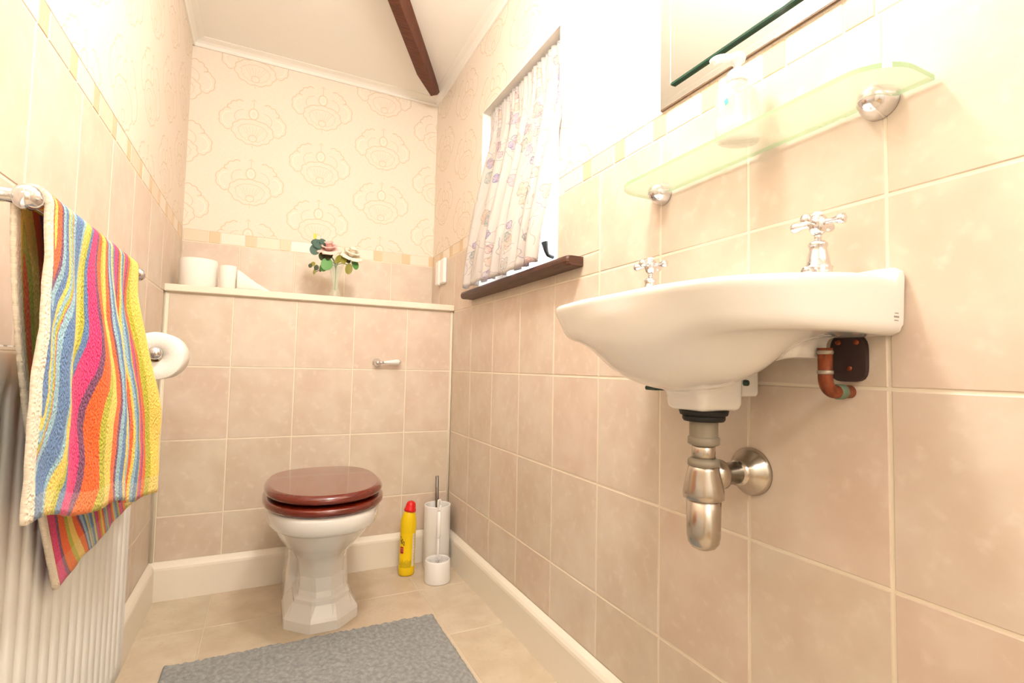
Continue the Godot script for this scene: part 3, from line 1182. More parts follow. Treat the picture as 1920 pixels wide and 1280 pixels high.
# ================================================================ washbasin
func basin_sdf(p: Vector3) -> float:
	var u := -p.x
	var w := p.z - 1.205
	var y := p.y
	# plan: rounded rectangle that draws in as it goes down
	var draw := (0.862 - y)
	var hu := 0.2045 - draw * 0.26
	var hw := 0.2160 - draw * 0.06
	var qx := absf(u - 0.07 + draw * 0.26) - hu + 0.085
	var qz := absf(w) - hw + 0.085
	var plan := Vector2(maxf(qx, 0.0), maxf(qz, 0.0)).length() + minf(maxf(qx, qz), 0.0) - 0.085
	var top := 0.8735 - 0.016 * smoothstep(0.05, 0.26, u) + 0.012 * smoothstep(0.026, 0.012, u)
	var slab := smax(plan, smax(y - top, 0.803 - y, 0.016), 0.016)
	# bowl
	var e := Vector3((u - 0.15) / 0.118, (y - 0.835) / 0.108, w / 0.168)
	var k := e.length()
	var bowl := (k - 1.0) * 0.108 / maxf(1.0, 0.9)
	bowl = smax(bowl, y - 0.84, 0.02)
	var d := smin(slab, bowl, 0.035)
	# outlet block and overflow channel
	var o := Vector3(absf(u - 0.102) - 0.030, absf(y - 0.745) - 0.034, absf(w) - 0.026)
	var ob := Vector3(maxf(o.x, 0), maxf(o.y, 0), maxf(o.z, 0)).length() + minf(maxf(o.x, maxf(o.y, o.z)), 0.0) - 0.012
	d = smin(d, ob, 0.014)
	var o2 := Vector3(absf(u - 0.052) - 0.03, absf(y - 0.76) - 0.035, absf(w) - 0.022)
	var ob2 := Vector3(maxf(o2.x, 0), maxf(o2.y, 0), maxf(o2.z, 0)).length() + minf(maxf(o2.x, maxf(o2.y, o2.z)), 0.0) - 0.006
	d = smin(d, ob2, 0.008)
	# boss under the tap hole
	var o3 := Vector3(absf(u - 0.06) - 0.026, absf(y - 0.797) - 0.014, absf(absf(w) - 0.105) - 0.026)
	var ob3 := Vector3(maxf(o3.x, 0), maxf(o3.y, 0), maxf(o3.z, 0)).length() + minf(maxf(o3.x, maxf(o3.y, o3.z)), 0.0) - 0.008
	d = smin(d, ob3, 0.012)
	# hollow
	var h := Vector3((u - 0.178) / 0.083, (y - 0.885) / 0.125, w / 0.165)
	var hollow := (h.length() - 1.0) * 0.083
	d = smax(d, -hollow, 0.012)
	return maxf(d, -u + 0.0008)

func build_basin() -> void:
	var b := thing("washbasin", "white wall-hung ceramic washbasin under the glass shelf", "washbasin")
	var mesh := nets(basin_sdf, Vector3(-0.292, 0.692, 0.982), Vector3(0.004, 0.898, 1.428), 0.004)
	put(mesh, "bowl", M.ceramic, b, Transform3D.IDENTITY)
	# maker's mark on the near end: three short grey lines of print
	for k in 3:
		var wid: float = [0.008, 0.011, 0.0085][k]
		var tall: float = [0.0012, 0.0022, 0.0012][k]
		var y := 0.8285 - k * 0.0042
		for part in 4:
			var x := -0.019 - wid / 2 + wid * part / 4.0
			var z := 1.426
			while z > 1.38 and basin_sdf(Vector3(x, y, z)) > 0.0:
				z -= 0.0002
			var sm := begin()
			smooth(sm, false)
			box(sm, Vector3(x, y - tall / 2, z - 0.0012), Vector3(x + wid * 0.2, y + tall / 2, z + 0.0004))
			build(sm, "printed_mark", M.stamp, b).set_meta("label", "small grey maker's mark")
	var st := begin()
	tube(st, [Vector3(-0.05, 0.74, 1.23), Vector3(-0.05, 0.74, 1.2385)], [0.0045], 10)
	build(st, "fixing_bolt", M.green_plastic, b)
	# taps
	tap("cold_tap", "chrome cross-head basin tap further from the viewer, nearer the window", Vector3(-0.062, 0.8735, 1.043), 0.35)
	tap("hot_tap", "chrome cross-head basin tap nearest the viewer, at the basin's right end", Vector3(-0.062, 0.8735, 1.353), 0.12)
	# waste and bottle trap
	var w := thing("bottle_trap", "tarnished chrome bottle trap under the washbasin", "trap")
	var c := Vector3(-0.102, 0, 1.205)
	st = begin()
	lathe(st, [[0.033, 0.692], [0.034, 0.695], [0.035, 0.699]], c, 32)
	lathe(st, [[0.028, 0.683], [0.030, 0.686], [0.030, 0.692]], c, 32)
	build(st, "rubber_washer", M.rubber, w)
	st = begin()
	var pr := []
	for k in 9:
		pr.append([0.0205, 0.683 - k * 0.0028]); pr.append([0.0195, 0.6816 - k * 0.0028])
	pr.append([0.0205, 0.659])
	pr.reverse()
	lathe(st, pr, c, 28)
	build(st, "threaded_tail", M.limescale, w)
	st = begin()
	lathe(st, [[0.019, 0.648], [0.0225, 0.650], [0.0225, 0.659], [0.020, 0.661]], c, 28)
	lathe(st, [[0.019, 0.617], [0.0225, 0.619], [0.0225, 0.626], [0.019, 0.629]], c, 28)
	build(st, "union_ring", M.limescale, w)
	st = begin()
	lathe(st, [[0.0165, 0.625], [0.0165, 0.65]], c, 28)
	build(st, "tail_pipe", M.dull_chrome, w)
	st = begin()
	lathe(st, [[0.026, 0.570], [0.0285, 0.572], [0.0290, 0.580], [0.0270, 0.592], [0.0225, 0.612], [0.021, 0.619]], c, 36)
	build(st, "trap_body", M.dull_chrome, w)
	st = begin()
	lathe(st, [[0.001, 0.497], [0.010, 0.4985], [0.017, 0.502], [0.0215, 0.508], [0.0235, 0.518], [0.0245, 0.571]], c, 36)
	build(st, "trap_cup", M.dull_chrome, w)
	st = begin()
	var oc := Vector3(-0.102, 0.603, 1.205)
	lathe(st, [[0.020, 0.012], [0.022, 0.024], [0.022, 0.034], [0.019, 0.037], [0.0165, 0.038], [0.0165, 0.101]], oc, 28, Vector3(1, 0, 0))
	build(st, "outlet_pipe", M.dull_chrome, w)
	st = begin()
	lathe(st, [[0.019, 0.066], [0.021, 0.072], [0.026, 0.084], [0.033, 0.092], [0.0365, 0.097], [0.0365, 0.1012]], oc, 36, Vector3(1, 0, 0))
	build(st, "wall_flange", M.dull_chrome, w)
	# copper tail of the hot tap
	var p := thing("copper_pipe", "corroded copper elbow pipe under the basin's right end", "pipe")
	st = begin()
	var cp := []
	for q in [Vector3(-0.05, 0.788, 1.353), Vector3(-0.05, 0.765, 1.353)]:
		cp.append(q)
	for k in 9:
		var a := PI / 2 * k / 8
		cp.append(Vector3(-0.05 + 0.018 * (1 - cos(a)), 0.751 - 0.018 * sin(a), 1.353))
	cp.append(Vector3(0.0, 0.733, 1.353))
	tube(st, cp, [0.0085], 16)
	build(st, "elbow", M.copper, p)
	for y in [0.780, 0.755]:
		st = begin()
		lathe(st, [[0.0088, 0.0], [0.0094, 0.0015], [0.0094, 0.0035], [0.0088, 0.005]], Vector3(-0.05, y, 1.353), 18)
		build(st, "solder_ring", M.solder, p)
	st = begin()
	lathe(st, [[0.0088, 0.0], [0.0098, 0.002], [0.0098, 0.012], [0.0088, 0.014]], Vector3(-0.028, 0.733, 1.353), 18, Vector3(1, 0, 0))
	build(st, "compression_ring", M.verdigris, p)
	# dark mounting plate
	var pl := thing("mounting_plate", "dark brown metal plate with three screws on the tiles under the basin", "plate")
	st = begin()
	smooth(st, false)
	var ring0 := []
	var ring1 := []
	for i in 40:
		var a := TAU * i / 40
		var v := superell(a, 0.0235, 0.030, 4.0)
		var yy := 0.776 + v.y
		ring0.append(Vector3(-0.0002, yy, 1.354 - v.x)); ring1.append(Vector3(-0.006, yy, 1.354 - v.x * 0.95))
	loft(st, [ring0, ring1])
	build(st, "back_plate", M.plate, pl)
	for s in [[0.797, 1.343], [0.797, 1.366], [0.763, 1.357]]:
		st = begin()
		lathe(st, [[0.0035, 0.0], [0.0035, 0.002], [0.002, 0.003]], Vector3(-0.0058, s[0], s[1]), 14, Vector3(-1, 0, 0))
		build(st, "screw", M.copper, pl)
	# green clip at the far underside of the basin
	var cl := thing("basin_clip", "small dark green clip under the far side of the washbasin", "clip")
	st = begin()
	smooth(st, false)
	box(st, Vector3(-0.128, 0.724, 1.105), Vector3(-0.082, 0.731, 1.130), 0.002)
	build(st, "clip_plate", M.green_plastic, cl)
	st = begin()
	smooth(st, false)
	box(st, Vector3(-0.110, 0.731, 1.112), Vector3(-0.098, 0.752, 1.124), 0.002)
	build(st, "clip_stem", M.green_plastic, cl)

func tap(called: String, label: String, at: Vector3, turn: float) -> void:
	var t := thing(called, label, "tap", at, "basin taps")
	t.name = "basin_tap"
	t.rotation.y = turn
	var st := begin()
	lathe(st, [[0.021, 0.0], [0.021, 0.003], [0.0165, 0.006], [0.0155, 0.012], [0.0165, 0.016], [0.0135, 0.019], [0.0125, 0.028], [0.0105, 0.036], [0.0098, 0.041], [0.0112, 0.043], [0.0112, 0.046], [0.0085, 0.049], [0.0062, 0.050]], Vector3.ZERO, 28)
	build(st, "pillar", M.chrome, t)
	st = begin()
	tube(st, curve_pts([Vector3(-0.008, 0.010, 0), Vector3(-0.017, 0.0095, 0), Vector3(-0.024, 0.0085, 0), Vector3(-0.029, 0.0068, 0)], 6), [0.0065], 14)
	build(st, "spout", M.chrome, t)
	st = begin()
	lathe(st, [[0.0042, 0.049], [0.0042, 0.061]], Vector3.ZERO, 16)
	build(st, "spindle", M.chrome, t)
	var h := Node3D.new()
	h.name = "cross_handle"
	t.add_child(h)
	st = begin()
	lathe(st, [[0.006, 0.058], [0.0085, 0.0605], [0.0105, 0.066], [0.0115, 0.072], [0.011, 0.078], [0.008, 0.082], [0.004, 0.0835]], Vector3.ZERO, 24)
	build(st, "hub", M.chrome, h)
	for k in 4:
		var d := Vector3(cos(PI / 2 * k), 0, sin(PI / 2 * k))
		st = begin()
		lathe(st, [[0.0042, 0.008], [0.0034, 0.013], [0.004, 0.02], [0.0062, 0.024], [0.0068, 0.028], [0.006, 0.0315], [0.003, 0.033]], Vector3(0, 0.0725, 0), 16, d)
		build(st, "arm", M.chrome, h)
	st = begin()
	lathe(st, [[0.0065, 0.0815], [0.0068, 0.084], [0.005, 0.0865], [0.001, 0.0875]], Vector3.ZERO, 20)
	build(st, "button", M.ceramic, h)

# ================================================================ mirror, glass shelf, soap
func build_mirror_shelf() -> void:
	var m := thing("wall_mirror", "frameless double-layered wall mirror above the glass shelf", "mirror")
	var st := begin()
	smooth(st, false)
	box(st, Vector3(-0.006, 1.266, 1.004), Vector3(-0.0005, 1.90, 1.72), 0.0008)
	build(st, "back_mirror", M.mirror, m)
	st = begin()
	smooth(st, false)
	box(st, Vector3(-0.0056, 1.2645, 1.0045), Vector3(-0.0008, 1.2662, 1.7195))
	build(st, "shade_line", M.shade_brown, m)  # brown strip standing for the thin line of shade at the bottom
	st = begin()
	smooth(st, false)
	box(st, Vector3(-0.012, 1.303, 1.038), Vector3(-0.006, 1.862, 1.686), 0.0008)
	build(st, "front_mirror", M.mirror, m)
	st = begin()
	smooth(st, false)
	box(st, Vector3(-0.0118, 1.2995, 1.0385), Vector3(-0.0062, 1.3032, 1.6855))
	build(st, "glass_edge", M.mirror_edge, m).set_meta("label", "dark green glass edge")
	st = begin()
	smooth(st, false)
	box(st, Vector3(-0.0122, 1.304, 1.0372), Vector3(-0.0060, 1.861, 1.0392))
	build(st, "bright_bevel_edge", M.ledge, m)  # bevel edge in pale paint, standing for the light it catches
	# shelf
	var s := thing("glass_shelf", "pale glass shelf with rounded corners on two chrome brackets", "shelf")
	var y0 := 1.096
	var y1 := 1.102
	var outline := []
	var z0 := 0.978
	var z1 := 1.456
	var r := 0.05
	outline.append(Vector2(-0.006, z1))
	for k in 9:
		var a := PI / 2 * k / 8
		outline.append(Vector2(-0.098 + r - r * sin(a), z1 - r + r * cos(a)))
	for k in 9:
		var a := PI / 2 * k / 8
		outline.append(Vector2(-0.098 + r - r * cos(a), z0 + r - r * sin(a)))
	outline.append(Vector2(-0.006, z0))
	outline.reverse()
	var lo := []
	var hi := []
	for p in outline:
		lo.append(Vector3(p.x, y0, p.y)); hi.append(Vector3(p.x, y1, p.y))
	st = begin()
	smooth(st, false)
	fan(st, hi, true); fan(st, lo, false)
	build(st, "glass", M.glass, s)
	st = begin()
	smooth(st, false)
	loft(st, [hi, lo], false, false)
	build(st, "glass_rim", M.glass_edge, s)
	for z in [1.009, 1.396]:
		st = begin()
		lathe(st, [[0.0225, 0.0], [0.0225, 0.003], [0.021, 0.012], [0.0175, 0.022], [0.012, 0.030], [0.006, 0.034], [0.001, 0.035]], Vector3(-0.0003, 1.099, z), 30, Vector3(-1, 0, 0))
		build(st, "bracket", M.chrome, s)
	# soap dispenser
	var d := thing("soap_dispenser", "clear pump soap bottle with white pump head on the glass shelf", "soap dispenser", Vector3(-0.055, 1.1021, 1.226))
	d.rotation.y = -0.45
	st = begin()
	var rows := [[0.0, 0.029, 0.018], [0.003, 0.032, 0.021], [0.03, 0.0335, 0.0215], [0.06, 0.033, 0.021], [0.075, 0.0305, 0.020], [0.086, 0.024, 0.017], [0.092, 0.0155, 0.0135], [0.096, 0.013, 0.013], [0.101, 0.013, 0.013]]
	var rings := []
	for q in rows:
		rings.append(ellipse_ring(q[0], q[1], q[2], 40))
	loft(st, rings)
	build(st, "bottle", M.clear_plastic, d)
	st = begin()
	loft(st, [ellipse_ring(0.0025, 0.029, 0.018, 40), ellipse_ring(0.006, 0.0305, 0.0195, 40), ellipse_ring(0.034, 0.0318, 0.0200, 40), ellipse_ring(0.0345, 0.031, 0.0195, 40)])
	build(st, "liquid_soap", M.soap, d)
	st = begin()
	lathe(st, [[0.0035, 0.03], [0.0035, 0.096]], Vector3.ZERO, 12)
	build(st, "dip_tube", M.white_plastic, d)
	st = begin()
	lathe(st, [[0.0145, 0.094], [0.0155, 0.096], [0.0155, 0.108], [0.012, 0.112]], Vector3.ZERO, 28)
	build(st, "collar", M.white_plastic, d)
	st = begin()
	lathe(st, [[0.0082, 0.1122], [0.0085, 0.113], [0.0082, 0.1142]], Vector3.ZERO, 20)
	build(st, "blue_ring", M.blue, d)
	st = begin()
	lathe(st, [[0.0055, 0.11], [0.0055, 0.124], [0.011, 0.127], [0.0125, 0.132], [0.0105, 0.138], [0.003, 0.1395]], Vector3.ZERO, 24)
	tube(st, curve_pts([Vector3(-0.004, 0.133, 0), Vector3(-0.02, 0.133, 0), Vector3(-0.032, 0.130, 0), Vector3(-0.038, 0.125, 0)], 5), [0.006], 12)
	build(st, "pump_head", M.white_plastic, d)
	st = begin()
	smooth(st, false)
	loft(st, [[Vector3(-0.024, 0.050, 0.0135), Vector3(-0.0205, 0.054, 0.0165), Vector3(-0.022, 0.062, 0.0155), Vector3(-0.0255, 0.058, 0.0125)], [Vector3(-0.0245, 0.050, 0.0150), Vector3(-0.021, 0.054, 0.0180), Vector3(-0.0225, 0.062, 0.0170), Vector3(-0.026, 0.058, 0.014)]])
	build(st, "label_mark", M.teal, d)

func ellipse_ring(y: float, a: float, b: float, n: int, off := Vector3.ZERO) -> Array:
	var out := []
	for i in n:
		var th := -TAU * i / n
		out.append(Vector3(cos(th) * a, y, sin(th) * b) + off)
	return out

# ================================================================ left wall: radiator, rail, towel, paper
func build_left_side() -> void:
	var r := thing("radiator", "white ribbed panel radiator on the left wall under the towel", "radiator")
	var xf := -0.905
	var z0 := 0.535
	var z1 := 1.90
	var y0 := 0.165
	var y1 := 0.762
	# pressed front: flutes between two flat seams
	var st := begin()
	var pitch := 0.0345
	var cols := []
	var n := int((z1 - z0 - 0.03) / pitch)
	cols.append([z0, 0.010]); cols.append([z0 + 0.003, 0.004]); cols.append([z0 + 0.012, 0.0])
	for k in n:
		var a := z0 + 0.02 + k * pitch
		for q in [[0.0, 0.0085], [0.0025, 0.0085], [0.007, 0.0015], [0.0095, 0.0], [0.026, 0.0], [0.0285, 0.0015], [0.033, 0.0085]]:
			cols.append([a + q[0], q[1]])
	cols.append([z1 - 0.012, 0.0]); cols.append([z1 - 0.003, 0.004]); cols.append([z1, 0.010])
	var rows := [[y0, 0.0, 0.006], [y0 + 0.003, 0.0, 0.001], [y0 + 0.03, 0.0, 0.0], [y0 + 0.045, 1.0, 0.0], [y1 - 0.048, 1.0, 0.0], [y1 - 0.032, 0.0, 0.0], [y1 - 0.004, 0.0, 0.0], [y1, 0.0, 0.005]]
	var rings := []
	for q in rows:
		var ring := []
		for k in cols.size():
			var edge := k < 3 or k > cols.size() - 4
			var dep: float = cols[k][1] * (1.0 if edge else q[1])
			ring.append(Vector3(xf - dep - q[2], q[0], cols[k][0]))
		ring.reverse()
		rings.append(ring)
	loft(st, rings, false, false, false)
	build(st, "front_panel", M.white_paint, r)
	st = begin()
	smooth(st, false)
	box(st, Vector3(-0.962, y0 + 0.01, z0 + 0.004), Vector3(xf - 0.011, y1 - 0.012, z1 - 0.004), 0.003)
	build(st, "casing", M.white_paint, r)
	st = begin()
	smooth(st, false)
	box(st, Vector3(-0.964, y1 - 0.012, z0 - 0.001), Vector3(xf - 0.004, y1 + 0.003, z1 + 0.001), 0.003)
	for k in 60:
		var z := z0 + 0.03 + k * 0.022
		box(st, Vector3(-0.952, y1 + 0.003, z), Vector3(-0.92, y1 + 0.005, z + 0.008))
	build(st, "top_grille", M.white_paint, r)
	for z in [0.75, 1.7]:
		st = begin()
		smooth(st, false)
		box(st, Vector3(XL + 0.0003, 0.25, z), Vector3(-0.962, 0.68, z + 0.03))
		build(st, "wall_bracket", M.white_paint, r)
	# towel rail
	var t := thing("towel_rail", "chrome towel rail above the radiator on the left wall", "towel rail")
	var ra := Vector3(-0.880, 0.896, 0.737)
	var rb := Vector3(-0.880, 0.896, 1.170)
	st = begin()
	tube(st, [ra, rb], [0.0065], 16)
	build(st, "bar", M.chrome, t)
	for p in [ra, rb]:
		st = begin()
		ball(st, p, 0.0115, 18)
		tube(st, [p, Vector3(XL + 0.008, p.y, p.z)], [0.0065], 14)
		lathe(st, [[0.0175, 0.0], [0.0175, 0.004], [0.012, 0.009], [0.007, 0.012]], Vector3(XL + 0.0003, p.y, p.z), 22, Vector3(1, 0, 0))
		build(st, "post", M.chrome, t)
	# towel: one cloth, front drop, over the bar, rear drop
	var tw := thing("hand_towel", "multicoloured striped terry hand towel hanging on the chrome rail", "towel")
	var nu := 70
	var grid := []
	var uvs := []
	var f := FastNoiseLite.new()
	f.seed = 12
	f.frequency = 2.2
	var front_rows := 46
	var over_rows := 10
	var rear_rows := 46
	var total := front_rows + over_rows + rear_rows
	for j in total + 1:
		var row := []
		var ur := []
		for i in nu + 1:
			var s := float(i) / nu
			var p := Vector3.ZERO
			var fold := sin(TAU * (s * 2.4 + 0.1)) + 0.5 * sin(TAU * (s * 5.2 + 0.3))
			var curl := smoothstep(0.86, 1.0, s)
			if j <= front_rows:
				var t1 := 1.0 - float(j) / front_rows      # 1 at the hem, 0 at the bar
				var y := lerpf(0.897, lerpf(0.614, 0.530, s), t1)
				var z := lerpf(lerpf(1.163, 0.800, s), lerpf(1.188, 0.712, s), smoothstep(0.0, 0.8, t1))
				var x := lerpf(-0.8685, lerpf(-0.868, -0.838, s), smoothstep(0.0, 0.7, t1))
				x += (0.0055 * fold + 0.004 * f.get_noise_2d(s * 2.0, t1)) * smoothstep(0.0, 0.35, t1)
				x = maxf(x, -0.8735)
				x -= curl * 0.007 * smoothstep(0.02, 0.3, t1)
				x += smoothstep(0.70, 0.80, s) * (1.0 - smoothstep(0.84, 0.93, s)) * -0.008 * smoothstep(0.0, 0.2, t1)
				y += 0.004 * sin(TAU * s * 2.4) * t1
				p = Vector3(x, y, z)
			elif j <= front_rows + over_rows:
				var a := PI * float(j - front_rows) / over_rows
				p = Vector3(-0.880 + 0.0115 * cos(a), 0.897 + 0.0115 * sin(a), lerpf(1.163, 0.800, s))
			else:
				var t2 := float(j - front_rows - over_rows) / rear_rows
				var y := lerpf(0.897, lerpf(0.487, 0.497, s), t2)
				var z := lerpf(lerpf(1.163, 0.800, s), lerpf(0.985, 0.60, s), pow(t2, 1.5))
				var x := lerpf(-0.8915, -0.8945, t2) + 0.0015 * fold * t2
				p = Vector3(x, y, z)
			row.append(p)
			ur.append(Vector2(0.004 + 0.992 * s, float(j) / total))
		grid.append(row); uvs.append(ur)
	st = begin()
	cloth(st, grid, uvs, 0.0042)
	build(st, "terry_cloth", M.towel, tw)
	# toilet roll holder
	var h := thing("toilet_roll_holder", "chrome toilet roll holder on the left wall beside the towel", "holder")
	var hc := Vector3(-0.900, 0.771, 0)
	st = begin()
	tube(st, [hc + Vector3(0, 0, 0.425), hc + Vector3(0, 0, 0.285)], [0.006], 14)
	build(st, "bar", M.chrome, h)
	st = begin()
	lathe(st, [[0.007, 0.0], [0.0125, 0.004], [0.0145, 0.010], [0.0125, 0.016], [0.006, 0.0195], [0.001, 0.020]], hc + Vector3(0, 0, 0.421), 22, Vector3(0, 0, 1))
	build(st, "end_knob", M.chrome, h)
	st = begin()
	tube(st, curve_pts([hc + Vector3(0, 0, 0.287), hc + Vector3(-0.006, 0, 0.277), hc + Vector3(-0.03, 0, 0.272), Vector3(XL + 0.006, 0.771, 0.272)], 6), [0.006], 14)
	lathe(st, [[0.02, 0.0], [0.02, 0.004], [0.012, 0.010], [0.007, 0.014]], Vector3(XL + 0.0003, 0.771, 0.272), 24, Vector3(1, 0, 0))
	build(st, "wall_arm", M.chrome, h)
	var roll := thing("toilet_roll", "white toilet roll on the chrome holder beside the towel", "toilet roll", Vector3.ZERO, "toilet rolls")
	st = begin()
	# the paper is a thick tube resting on the bar
	var c := hc + Vector3(0, -0.0062, 0)
	paper_roll(st, c + Vector3(0, 0, 0.318), c + Vector3(0, 0, 0.420), 0.0525, 0.0135)
	# loose end hanging behind
	build(st, "paper", M.tissue, roll)
	st = begin()
	tube_shell(st, c + Vector3(0, 0, 0.3185), c + Vector3(0, 0, 0.4195), 0.0135, 0.0125)
	build(st, "cardboard_core", M.card, roll)

func paper_roll(st: SurfaceTool, a: Vector3, b: Vector3, r: float, ri: float) -> void:
	var ax := (b - a).normalized()
	var e := 0.002
	loft(st, [circle(a, ri, 44, ax), circle(a, r - e, 44, ax), circle(a + ax * e, r, 44, ax), circle(b - ax * e, r, 44, ax), circle(b, r - e, 44, ax), circle(b, ri, 44, ax), circle(a, ri, 44, ax)], false, false)

func tube_shell(st: SurfaceTool, a: Vector3, b: Vector3, r: float, ri: float) -> void:
	var ax := (b - a).normalized()
	loft(st, [circle(a, ri, 30, ax), circle(a, r, 30, ax), circle(b, r, 30, ax), circle(b, ri, 30, ax), circle(a, ri, 30, ax)], false, false)

# ================================================================ ledge things
func build_ledge() -> void:
	var y := 1.0052
	var a := thing("toilet_roll", "large spare toilet roll at the left end of the ledge", "toilet roll", Vector3.ZERO, "toilet rolls")
	a.name = "toilet_roll_001"
	var st := begin()
	paper_roll(st, Vector3(-0.905, y, -0.300), Vector3(-0.905, y + 0.102, -0.300), 0.058, 0.02)
	build(st, "paper", M.tissue, a)
	st = begin()
	tube_shell(st, Vector3(-0.905, y + 0.0005, -0.300), Vector3(-0.905, y + 0.1015, -0.300), 0.02, 0.019)
	build(st, "cardboard_core", M.card, a)
	var b := thing("toilet_roll", "slim, nearly used-up toilet roll between the large roll and the crumpled tissue", "toilet roll", Vector3.ZERO, "toilet rolls")
	b.name = "toilet_roll_002"
	st = begin()
	paper_roll(st, Vector3(-0.812, y, -0.265), Vector3(-0.812, y + 0.085, -0.265), 0.026, 0.018)
	build(st, "paper", M.tissue, b)
	st = begin()
	tube_shell(st, Vector3(-0.812, y + 0.0005, -0.265), Vector3(-0.812, y + 0.0845, -0.265), 0.018, 0.017)
	build(st, "cardboard_core", M.card, b)
	# crumpled tissue tapering along the ledge
	var c := thing("crumpled_tissue", "crumpled white tissue sloping down beside the slim toilet roll", "tissue")
	st = begin()
	var f := FastNoiseLite.new()
	f.seed = 4
	f.frequency = 14.0
	var rings := []
	for i in 15:
		var t := i / 14.0
		var h := 0.074 * pow(1.0 - t, 1.15) + 0.003
		var x := lerpf(-0.783, -0.668, t)
		var ring := []
		for k in 20:
			var g := TAU * k / 20
			var dy := (0.5 + 0.5 * sin(g)) * h
			var dz := cos(g) * 0.026 * (0.35 + 0.65 * sqrt(1.0 - t * 0.95))
			var nn := 0.004 * f.get_noise_3d(x * 3.0, dy * 6.0 + k, dz * 8.0)
			ring.append(Vector3(x, y + maxf(dy + nn, 0.0), -0.262 + dz + nn))
		rings.append(ring)
	loft(st, rings)
	build(st, "paper", M.tissue, c)

	# vase
	var vc := Vector3(-0.4555, y, -0.27)
	var v := thing("glass_vase", "small waisted clear glass vase on the ledge", "vase")
	st = begin()
	var prof := [[0.0005, 0.0], [0.022, 0.0], [0.0235, 0.003], [0.021, 0.016], [0.015, 0.034], [0.0105, 0.05], [0.0105, 0.058], [0.0145, 0.078], [0.0205, 0.100], [0.0265, 0.122], [0.0285, 0.130],
		[0.0268, 0.130], [0.0248, 0.121], [0.0187, 0.099], [0.0127, 0.078], [0.0085, 0.058], [0.0085, 0.05], [0.012, 0.036], [0.0005, 0.030]]
	lathe(st, prof, vc, 32)
	build(st, "glass", M.vase_glass, v)

	# flowers
	var neck := vc + Vector3(0, 0.054, 0)
	rose("pink_rose", "pale pink rose in the glass vase", vc + Vector3(-0.029, 0.186, 0.014), 0.041, [M.pink_petal, M.pink_pale], neck, 3, Vector3(-0.1, 0.85, 0.5))
	rose("white_rose", "cream white rose in the glass vase", vc + Vector3(0.055, 0.173, 0.012), 0.043, [M.white_petal, M.white_petal], neck, 8, Vector3(0.2, 0.85, 0.5))
	sprig("eucalyptus_sprig", "grey-green round-leaved sprig standing tallest in the vase", neck, vc + Vector3(-0.080, 0.226, 0.0), M.stem,
		[[Vector3(-0.068, 0.199, 0.012), 0.021, M.leaf_grey, Vector3(0.1, 0.5, 1)], [Vector3(-0.050, 0.208, 0.008), 0.017, M.leaf_grey, Vector3(0.4, 0.6, 1)], [Vector3(-0.077, 0.177, 0.014), 0.022, M.leaf_grey, Vector3(-0.3, 0.2, 1)],
		[Vector3(-0.081, 0.207, 0.004), 0.013, M.leaf_grey, Vector3(-0.5, 0.6, 1)], [Vector3(-0.079, 0.229, 0.004), 0.012, M.leaf_tip, Vector3(0.1, 0.2, 1), 0.45]], vc)
	sprig("leafy_sprig", "bright green leaf sprig at the left rim of the vase", neck, vc + Vector3(-0.055, 0.14, 0.02), M.stem,
		[[Vector3(-0.036, 0.123, 0.028), 0.024, M.leaf_green, Vector3(-0.1, 0.2, 1)], [Vector3(-0.046, 0.112, 0.02), 0.016, M.leaf_green, Vector3(-0.5, 0, 1)],
		[Vector3(-0.05, 0.152, 0.012), 0.022, M.leaf_dark, Vector3(0.2, 0.7, 1), 0.7], [Vector3(-0.028, 0.156, 0.018), 0.022, M.leaf_dark, Vector3(-0.2, 0.9, 1), 0.6]], vc)
	sprig("olive_sprig", "olive and green leaf sprig at the right rim of the vase", neck, vc + Vector3(0.066, 0.128, 0.02), M.stem,
		[[Vector3(0.022, 0.148, 0.026), 0.022, M.leaf_olive, Vector3(0.2, 0.6, 1), 0.6], [Vector3(0.066, 0.135, 0.022), 0.024, M.leaf_green, Vector3(0.5, 0.5, 1), 0.65],
		[Vector3(0.044, 0.114, 0.024), 0.020, M.leaf_olive, Vector3(0.1, 0, 1), 0.7], [Vector3(0.004, 0.146, 0.028), 0.020, M.leaf_olive, Vector3(-0.4, 0.5, 1), 0.5], [Vector3(0.038, 0.153, 0.006), 0.024, M.leaf_dark, Vector3(0.3, 0.8, 0.7), 0.6]], vc)
	sprig("trailing_sprig", "thin dark sprig drooping to the left of the vase", neck, vc + Vector3(-0.080, 0.088, 0.016), M.leaf_dark,
		[[Vector3(-0.083, 0.121, 0.016), 0.009, M.leaf_olive, Vector3(-0.3, 0.3, 1)], [Vector3(-0.092, 0.114, 0.016), 0.008, M.leaf_dark, Vector3(-0.3, 0.1, 1)], [Vector3(-0.071, 0.108, 0.02), 0.010, M.leaf_dark, Vector3(0, 0, 1)],
		[Vector3(-0.077, 0.093, 0.016), 0.011, M.leaf_olive, Vector3(0, 0, 1), 0.45], [Vector3(-0.056, 0.104, 0.016), 0.010, M.leaf_dark, Vector3(0.2, 0, 1), 0.5]], vc)

	# small white plastic fitting on the right wall over the ledge
	var af := thing("air_freshener", "small white plastic air freshener on the tiles above the ledge corner", "air freshener")
	for q in [[-0.417, -0.368], [-0.349, -0.300]]:
		st = begin()
		smooth(st, false)
		box(st, Vector3(-0.0165, 1.112, q[0]), Vector3(-0.0003, 1.222, q[1]), 0.005)
		build(st, "cover", M.white_plastic, af)
	st = begin()
	smooth(st, false)
	box(st, Vector3(-0.010, 1.120, -0.370), Vector3(-0.0003, 1.214, -0.347), 0.001)
	build(st, "back_plate", M.white_plastic, af)

